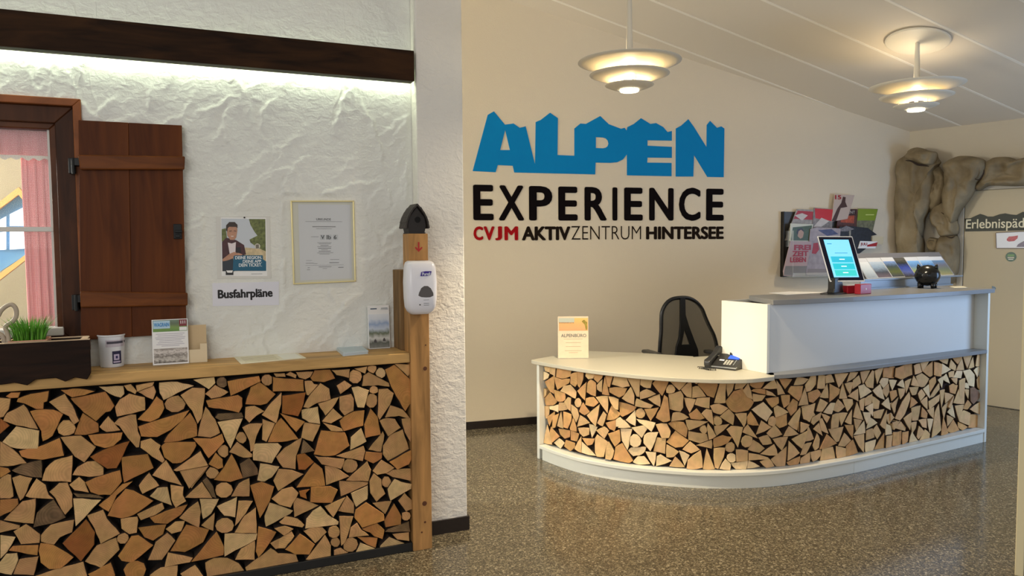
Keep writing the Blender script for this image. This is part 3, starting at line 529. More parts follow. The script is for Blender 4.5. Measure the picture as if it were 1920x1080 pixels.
LOGS_L = "b-2184,898 -2171,900 -2151,931 -2142,977 -2183,985;c-2144,981 -2113,980 -2104,1003 -2138,1005 -2158,990;c-2120,962 -2092,952 -2049,923 -2023,921 -2020,950 -2007,954 -1999,1000 -2067,992 -2115,976;b-2123,860 -2045,836 -2082,931 -2094,949 -2156,918 -2171,886;d-2188,826 -2150,860 -2184,895;a-2178,794 -2149,769 -2105,755 -2049,750 -2041,829 -2125,857;c-2035,825 -2031,778 -1993,799 -1984,819 -1949,892 -1985,915 -2052,920 -2073,916;c-1913,963 -1862,969 -1823,982 -1884,1000 -1955,1000;b-1956,900 -1927,881 -1908,842 -1888,856 -1912,929 -1939,982 -2000,951;B-1912,843 -1928,860 -1951,862 -1967,847 -1976,828 -1971,806 -1952,792 -1931,792 -1912,800 -1904,822;c-1871,890 -1824,846 -1785,883 -1765,886 -1748,909 -1762,938 -1783,977 -1920,958;c-1911,794 -1869,788 -1815,796 -1816,834 -1875,888;a-1765,965 -1722,944 -1707,960 -1710,997 -1808,1002;b-1695,975 -1663,955 -1656,968 -1680,1003 -1708,998;b-1785,792 -1728,794 -1751,830 -1775,864 -1812,818;b-1732,815 -1702,760 -1667,709 -1656,709 -1648,755 -1658,784 -1663,861 -1683,864 -1733,851 -1753,830;b-1740,860 -1677,868 -1625,878 -1625,937 -1687,960 -1726,937 -1746,905;c-1833,739 -1794,721 -1758,727 -1728,753 -1720,784 -1857,787;b-1913,695 -1877,663 -1829,729 -1885,787 -1964,789;c-2111,723 -2089,711 -2034,699 -1952,708 -1966,789 -2051,757 -2120,748;b-2192,690 -2166,686 -2093,690 -2141,757 -2186,797;d-1787,624 -1750,622 -1720,682 -1692,740 -1778,720 -1853,687;e-2121,644 -2075,624 -2040,617 -2040,697 -2112,686 -2151,663;b-1931,583 -1921,702 -1990,688 -2025,656 -2041,604;b-1860,595 -1804,593 -1803,631 -1833,664 -1866,666 -1905,646 -1925,613;c-1728,621 -1723,550 -1599,602 -1621,671 -1729,669;b-1504,577 -1366,588 -1397,661 -1516,584;b-1452,486 -1362,584 -1488,575;b-1561,543 -1481,505 -1546,635 -1606,570;b-1655,965 -1591,987 -1583,1005 -1660,995;b-1620,937 -1591,921 -1578,957 -1587,987 -1653,963;a-1563,949 -1548,914 -1487,943 -1416,971 -1488,996 -1564,998;B-1465,911 -1485,931 -1511,928 -1533,917 -1545,897 -1538,873 -1515,855 -1488,853 -1463,866 -1454,889;c-1606,821 -1569,836 -1545,879 -1551,912 -1576,937 -1612,884 -1658,838;c-1646,758 -1579,748 -1521,775 -1469,816 -1439,860 -1627,814 -1656,805;c-1485,719 -1410,734 -1410,792 -1437,848 -1534,754 -1553,721;a-1352,949 -1322,977 -1327,1006 -1419,1000;E-1274,990 -1284,1003 -1300,1004 -1313,996 -1318,980 -1313,965 -1300,956 -1285,953 -1272,963 -1272,977;b-1343,904 -1303,908 -1265,929 -1324,968 -1370,929;b-1427,854 -1406,791 -1388,818 -1376,892 -1369,957 -1424,964 -1475,933;c-1257,912 -1119,970 -1126,997 -1270,983;c-1356,866 -1285,848 -1222,827 -1206,856 -1205,897 -1224,913 -1367,898;c-1122,850 -1091,855 -1049,898 -1123,965 -1165,943 -1191,861;B-1065,986 -1078,998 -1096,999 -1110,990 -1116,973 -1109,958 -1097,946 -1080,944 -1066,954 -1065,970;e-1307,795 -1200,799 -1208,823 -1315,829 -1329,811;b-1352,717 -1308,735 -1328,802 -1369,869 -1384,827 -1408,730;c-1391,674 -1363,621 -1291,692 -1300,732 -1348,714 -1430,726;a-1264,655 -1205,796 -1319,791;B-1195,714 -1204,727 -1221,730 -1233,718 -1240,703 -1232,688 -1222,678 -1207,672 -1193,683 -1189,699;b-1195,796 -1176,771 -1141,802 -1104,820 -1149,851 -1191,849;b-1052,757 -1026,849 -1023,907 -1071,863 -1118,805;b-1179,685 -1174,629 -1161,634 -1144,705 -1115,763 -1174,768 -1209,753;b-1119,681 -1099,668 -1084,696 -1056,756 -1114,782;c-1029,659 -946,664 -1027,780 -1058,746 -1093,665;b-1206,603 -1168,602 -1166,616 -1234,685 -1271,638;a-1163,586 -1077,560 -1028,638 -1046,657 -1149,667 -1161,659;b-1650,706 -1604,659 -1561,624 -1551,635 -1573,689 -1566,708 -1605,745 -1648,736;c-1553,647 -1519,615 -1482,613 -1445,637 -1414,688 -1419,706 -1545,718 -1565,702;B-1274,660 -1288,674 -1305,673 -1317,662 -1323,646 -1316,630 -1305,619 -1291,612 -1275,623 -1274,641;c-1322,563 -1299,569 -1301,608 -1331,645 -1364,592;c-1269,491 -1211,502 -1233,566 -1260,628 -1295,569 -1342,512;e-1212,500 -1140,510 -1143,540 -1180,599 -1224,574;c-1063,914 -914,902 -916,960 -1047,981 -1061,986;b-1047,985 -1001,982 -1005,1000 -1057,1003;b-952,969 -947,986 -977,1004 -1001,991;b-937,972 -907,960 -882,971 -867,997 -951,1001;c-870,947 -815,938 -759,953 -783,1000 -860,1002 -881,965;b-754,972 -693,953 -687,998 -779,999;b-904,885 -894,881 -846,931 -867,936 -877,953 -912,955;b-896,817 -857,837 -785,852 -792,906 -835,938 -889,881 -921,824;b-735,871 -676,911 -712,939 -753,916;B-630,975 -648,986 -668,992 -686,979 -689,958 -688,937 -670,922 -648,920 -631,933 -624,954;b-608,967 -596,1004 -664,998;B-550,1002 -566,1006 -578,1006 -592,1004 -597,990 -590,978 -579,971 -565,965 -554,976 -549,987;A-508,979 -521,991 -538,992 -549,980 -555,967 -550,953 -537,945 -523,938 -507,947 -503,963;b-540,900 -478,887 -482,907 -587,972 -616,956 -624,903;a-652,798 -619,793 -591,881 -646,906 -680,902;B-548,892 -560,899 -572,900 -582,894 -588,884 -587,870 -573,862 -559,861 -545,866 -544,880;B-548,843 -564,858 -584,860 -599,846 -605,826 -603,803 -586,787 -566,786 -550,801 -546,821;c-475,891 -448,836 -400,752 -362,802 -374,922 -456,1003 -505,981;b-380,933 -357,975 -359,996 -452,1005;b-548,742 -538,720 -480,796 -460,853 -491,880 -540,881;d-1024,804 -947,781 -928,820 -908,898 -1020,891;c-958,703 -915,751 -1033,805;b-813,770 -779,802 -743,858 -798,845 -848,835;b-740,792 -716,759 -670,780 -667,842 -680,868 -741,860;a-926,767 -893,742 -839,729 -849,819 -929,810;b-786,727 -726,753 -774,803 -831,742;b-787,689 -727,681 -733,696 -829,738;c-723,679 -622,697 -613,776 -670,775 -716,756 -742,734;c-612,633 -532,642 -545,734 -583,784 -618,703;b-433,730 -372,708 -411,760 -480,791 -508,729;b-493,627 -426,667 -456,717 -501,726 -538,716;b-405,641 -375,584 -367,671 -374,714 -422,714;b-877,642 -838,725 -917,745 -933,669;a-607,614 -634,687 -688,646 -693,580;c-825,563 -769,561 -695,603 -717,673 -835,696 -874,578;b-629,514 -615,564 -623,593 -765,559;b-521,534 -495,496 -380,546 -412,655 -482,631 -520,579;b-530,549 -511,635 -518,656 -598,567;c-573,494 -528,515 -526,545 -611,561 -620,523;c-449,448 -385,468 -372,492 -372,543 -492,494;b-1024,529 -964,512 -959,580 -928,669 -1014,627 -1056,587;e-871,598 -924,661 -938,591;d-950,510 -917,505 -873,539 -918,589 -956,585;b-839,527 -741,489 -723,539 -852,565 -872,574;B-660,515 -682,528 -706,533 -726,521 -733,501 -728,479 -708,462 -683,459 -662,471 -653,492;b-1051,418 -926,486 -982,514 -1045,528 -1072,473;c-823,413 -835,502 -854,522 -873,539 -964,424;b-817,413 -699,444 -777,506 -821,514;b-601,402 -586,463 -606,511 -716,423;b-554,431 -506,433 -461,456 -531,509 -579,455;b-470,406 -438,396 -372,373 -372,440 -469,446 -507,430;a-488,286 -375,335 -372,361 -430,380 -465,401 -486,375 -503,351;b-744,344 -603,387 -601,398 -750,426;B-483,395 -493,411 -514,415 -526,401 -531,386 -526,370 -513,359 -497,356 -484,364 -478,379;b-592,340 -561,289 -513,325 -531,365 -533,405 -573,444 -596,406;a-668,278 -608,311 -604,383 -693,355;c-899,342 -792,322 -760,384 -797,408 -894,416;d-946,377 -914,359 -919,389 -898,408 -952,405;b-1047,348 -993,326 -953,395 -984,430 -1034,424 -1083,383;b-976,272 -855,313 -968,372 -978,348;a-1112,245 -994,291 -980,305 -1092,363 -1117,300;b-1038,248 -938,214 -927,225 -961,263 -1018,284 -1049,259;a-762,203 -758,218 -812,262 -848,312 -886,294 -919,259 -926,209;b-786,245 -721,340 -828,308;b-679,245 -678,298 -714,345 -759,271;b-749,90 -729,105 -684,235 -756,246;c-641,167 -524,188 -526,223 -617,298 -672,267 -679,226;b-516,216 -479,282 -582,286;c-515,147 -432,149 -429,192 -467,267 -522,186;b-405,215 -366,224 -365,262 -410,316 -446,279;B-383,203 -397,212 -410,212 -425,209 -425,193 -425,178 -414,167 -397,164 -383,172 -378,187;e-381,100 -388,158 -501,134 -518,121;b-606,122 -643,156 -666,199 -699,179 -710,126;c-599,134 -576,109 -534,88 -522,135 -562,178 -641,160;B-759,184 -772,199 -789,201 -808,195 -814,174 -809,151 -791,138 -773,137 -759,147 -754,165;B-756,121 -766,134 -780,134 -795,131 -801,116 -796,100 -783,88 -767,86 -756,96 -752,109;b-878,123 -819,172 -841,201 -895,209 -934,196;b-1029,191 -983,217 -1024,240 -1074,235;b-1064,130 -1025,124 -979,178 -991,205 -1086,161;c-977,87 -910,75 -881,122 -953,190 -1025,120;b-860,20 -801,19 -799,98 -828,160 -926,48;B-668,106 -689,122 -711,122 -729,112 -736,93 -735,68 -715,50 -690,46 -671,58 -661,81;c-618,74 -569,45 -557,96 -667,121;b-452,68 -386,49 -386,97 -478,101;a-391,4 -391,25 -497,93 -545,54 -551,-5;a-555,33 -650,90 -677,39 -675,-9;b-695,21 -749,77 -784,71 -786,22;b-1206,0 -1062,12 -957,31 -972,83 -1058,103 -1092,135 -1213,61;b-2196,548 -2161,543 -2148,550 -2153,646 -2164,651 -2197,632;c-2193,638 -2154,661 -2162,676 -2192,687;b-2125,527 -2112,538 -2076,621 -2121,640 -2150,632;b-2089,537 -1998,518 -2017,539 -2027,585 -2060,618 -2104,546;b-1994,519 -1959,438 -1929,471 -1928,526 -1945,582 -1977,584 -2016,550;b-1919,544 -1863,525 -1877,575 -1899,602 -1938,572;c-1856,529 -1825,511 -1778,504 -1730,560 -1736,613 -1837,592 -1875,577;c-2202,470 -2160,486 -2131,515 -2132,539 -2196,544;b-2080,416 -2067,528 -2117,523 -2189,450;e-2011,408 -1957,427 -2000,515 -2065,464 -2081,402;a-1919,384 -1815,489 -1925,510;e-1911,511 -1806,491 -1825,507 -1926,531;c-1789,426 -1754,496 -1688,551 -1730,545 -1786,492 -1828,462;c-1738,386 -1688,395 -1605,450 -1684,510 -1717,523 -1761,475 -1795,407;b-1740,340 -1709,308 -1678,310 -1670,369 -1673,385 -1742,385;B-1714,309 -1726,321 -1741,319 -1753,314 -1759,302 -1757,288 -1746,275 -1727,272 -1716,283 -1711,295;b-2206,398 -2132,405 -2130,418 -2201,453;b-2129,335 -2060,329 -2056,367 -2107,421 -2154,396;a-2206,285 -2180,311 -2147,371 -2202,389;c-2069,278 -2063,323 -2158,335 -2173,318;b-2004,315 -1981,343 -1934,358 -1924,413 -2014,405 -2052,366 -2053,337;c-2058,243 -2027,208 -1982,204 -1932,245 -2008,314 -2056,330 -2064,295;d-1905,219 -1850,288 -1845,344 -1878,409 -1973,314;b-1846,359 -1825,287 -1746,321 -1796,398 -1810,441 -1874,425;a-2214,226 -2168,207 -2141,269 -2144,300 -2184,303 -2213,265;b-2087,188 -2065,271 -2137,270 -2163,207;b-1978,107 -1883,149 -1896,217 -1989,205 -2088,184;b-1828,171 -1751,243 -1762,302 -1841,279 -1891,213;c-1840,84 -1772,127 -1788,191 -1881,153;c-1744,192 -1701,177 -1611,243 -1672,300 -1701,300 -1758,217;C-1653,163 -1678,180 -1703,184 -1723,172 -1738,149 -1730,118 -1705,100 -1681,96 -1656,104 -1645,133;b-1468,521 -1441,484 -1373,564 -1365,580 -1490,573;B-1326,561 -1340,571 -1357,578 -1368,566 -1377,553 -1373,536 -1359,523 -1339,521 -1328,534 -1319,546;a-1147,484 -1113,473 -1078,490 -1041,539 -1131,567;b-1649,487 -1578,517 -1618,584 -1663,529;a-1566,439 -1527,417 -1543,508 -1586,510 -1619,475;b-1529,449 -1512,405 -1466,430 -1479,461 -1475,501 -1531,518;b-1352,428 -1395,513 -1470,448;e-1352,433 -1334,424 -1346,482 -1374,532 -1393,518;B-1265,473 -1286,491 -1310,494 -1332,482 -1338,460 -1333,437 -1313,420 -1288,417 -1268,429 -1258,450;b-1185,412 -1183,501 -1231,483 -1268,423;c-1162,389 -1139,292 -1089,374 -1068,442 -1126,474 -1180,463;b-1660,367 -1600,381 -1560,406 -1568,436 -1674,398;c-1604,346 -1550,333 -1490,368 -1460,413 -1524,402 -1587,384 -1623,375;b-1415,295 -1404,369 -1415,422 -1458,394 -1498,355;a-1396,333 -1359,354 -1323,419 -1408,432;a-1301,331 -1252,315 -1241,416 -1333,383;b-1255,276 -1204,331 -1170,387 -1236,398;B-1266,303 -1287,321 -1312,324 -1334,313 -1343,291 -1336,268 -1315,252 -1291,249 -1268,257 -1259,280;b-1352,265 -1343,353 -1405,300;b-1157,225 -1157,353 -1212,318 -1258,244;c-1648,282 -1612,260 -1569,284 -1553,330 -1673,332;b-1534,279 -1492,285 -1474,333 -1516,336 -1558,306;b-1578,168 -1518,250 -1551,293 -1601,258 -1636,178;c-1480,183 -1398,216 -1370,273 -1469,314 -1542,199;c-1310,143 -1308,187 -1338,264 -1454,136;b-1458,136 -1445,155 -1551,199 -1568,132;a-1306,135 -1161,194 -1154,222 -1302,247;b-1169,93 -1165,189 -1230,160 -1259,110;c-1152,102 -1109,149 -1064,214 -1148,256 -1163,135;b-1070,129 -1056,131 -1050,180 -1095,163;b-1517,56 -1512,126 -1584,129 -1633,99;b-1386,20 -1217,2 -1214,37 -1242,85 -1293,121 -1353,131 -1392,115;b-1468,22 -1400,51 -1437,118 -1502,87;b-2799,970 -2767,960 -2742,971 -2727,997 -2814,1003;c-2730,947 -2675,938 -2619,953 -2643,1000 -2720,1002 -2741,965;b-2614,972 -2553,953 -2547,998 -2639,999;b-2768,881 -2754,881 -2706,931 -2727,936 -2737,953 -2775,958;b-2756,818 -2717,837 -2645,852 -2652,906 -2695,938 -2749,881 -2781,824;b-2595,871 -2536,911 -2572,939 -2613,916;B-2490,975 -2508,986 -2528,992 -2546,979 -2549,958 -2548,937 -2530,922 -2508,920 -2491,933 -2484,954;b-2468,967 -2456,1004 -2524,998;B-2410,1002 -2426,1006 -2438,1006 -2452,1004 -2457,990 -2450,978 -2439,971 -2425,965 -2414,976 -2409,987;A-2368,979 -2381,991 -2398,992 -2409,980 -2415,967 -2410,953 -2397,945 -2383,938 -2367,947 -2363,963;b-2400,899 -2338,887 -2342,907 -2447,972 -2476,956 -2485,902;a-2512,798 -2479,793 -2451,881 -2506,906 -2540,902;B-2408,843 -2424,857 -2444,859 -2459,846 -2465,826 -2463,803 -2446,787 -2425,785 -2410,801 -2406,821;c-2335,891 -2308,836 -2260,754 -2216,800 -2234,922 -2316,1003 -2365,981;b-2240,933 -2211,974 -2215,1000 -2312,1004;b-2408,742 -2398,718 -2340,796 -2320,853 -2351,880 -2400,881;b-2673,770 -2639,802 -2603,858 -2658,845 -2708,835;b-2600,792 -2576,759 -2530,780 -2527,842 -2540,868 -2601,860;a-2786,767 -2753,742 -2699,729 -2709,820 -2791,811;b-2646,727 -2586,753 -2634,803 -2691,742;b-2647,689 -2587,681 -2593,696 -2689,738;c-2583,679 -2480,695 -2473,776 -2530,775 -2576,756 -2602,734;b-2294,724 -2229,706 -2270,762 -2340,790 -2367,730;b-2354,625 -2282,666 -2316,717 -2361,726 -2396,715;b-2736,640 -2698,725 -2777,745 -2795,668;a-2462,611 -2493,690 -2548,646 -2553,580;c-2685,563 -2629,561 -2555,603 -2577,673 -2695,696 -2734,578;b-2489,514 -2475,564 -2483,593 -2625,559;b-2390,549 -2372,635 -2376,662 -2464,565;c-2433,494 -2388,515 -2386,545 -2471,561 -2480,523;c-2309,449 -2246,468 -2226,490 -2234,540 -2352,494;e-2731,598 -2783,659 -2798,592;d-2811,510 -2776,499 -2727,539 -2778,589 -2820,588;b-2701,524 -2600,486 -2585,538 -2712,565 -2732,574;B-2520,515 -2542,528 -2566,533 -2586,521 -2592,501 -2588,479 -2568,462 -2543,459 -2522,471 -2513,492;b-2461,402 -2446,463 -2466,511 -2576,423;b-2414,431 -2366,433 -2321,456 -2391,509 -2440,455;b-2330,406 -2298,396 -2231,370 -2229,443 -2329,446 -2367,430;a-2348,286 -2236,335 -2227,364 -2291,380 -2325,401 -2351,379 -2369,352;b-2604,344 -2463,387 -2461,398 -2610,426;b-2452,340 -2421,289 -2373,325 -2385,366 -2389,407 -2433,442 -2456,406;a-2528,278 -2468,311 -2464,383 -2553,355;c-2759,342 -2652,322 -2620,384 -2655,413 -2754,416;d-2809,374 -2774,359 -2779,389 -2758,408 -2816,408;b-2838,268 -2715,313 -2830,378 -2844,349;a-2619,199 -2619,217 -2672,262 -2708,312 -2746,294 -2783,262 -2791,205;b-2646,245 -2581,340 -2688,308;b-2539,245 -2538,298 -2574,345 -2619,271;b-2610,87 -2586,103 -2545,234 -2617,248;c-2501,167 -2384,188 -2386,223 -2477,298 -2532,267 -2539,226;b-2376,216 -2339,282 -2442,286;c-2375,147 -2292,149 -2289,192 -2327,267 -2382,186;b-2265,215 -2221,220 -2219,264 -2270,316 -2306,279;B-2243,203 -2257,212 -2270,212 -2285,209 -2285,193 -2285,178 -2274,167 -2257,164 -2243,172 -2238,187;e-2241,100 -2248,158 -2361,134 -2378,121;b-2468,123 -2503,156 -2526,199 -2559,178 -2570,125;c-2459,134 -2436,109 -2394,88 -2382,135 -2422,178 -2501,160;c-2481,70 -2429,46 -2417,96 -2527,121;b-2312,67 -2246,49 -2246,97 -2338,101;B-2405,892 -2420,896 -2432,897 -2446,895 -2448,881 -2447,866 -2432,861 -2420,860 -2405,863 -2404,877;b-2381,531 -2355,494 -2240,543 -2272,652 -2342,628 -2381,576;B-2204,660 -2218,674 -2236,675 -2250,664 -2256,646 -2251,627 -2237,613 -2220,612 -2205,623 -2200,641;c-2770,84 -2703,127 -2715,196 -2816,155;b-2101,96 -2096,187 -2160,160 -2189,109;B-2051,124 -2065,136 -2081,139 -2096,130 -2096,116 -2094,101 -2082,92 -2067,86 -2053,93 -2046,109;b-1752,67 -1686,49 -1690,94 -1778,101;b-2647,424 -2694,517 -2776,446;b-1952,67 -1886,49 -1886,98 -1978,101;b-2617,56 -2615,123 -2684,131 -2733,99;b-2152,67 -2086,49 -2090,94 -2173,98;b-2251,680 -2196,678 -2203,702 -2255,702"
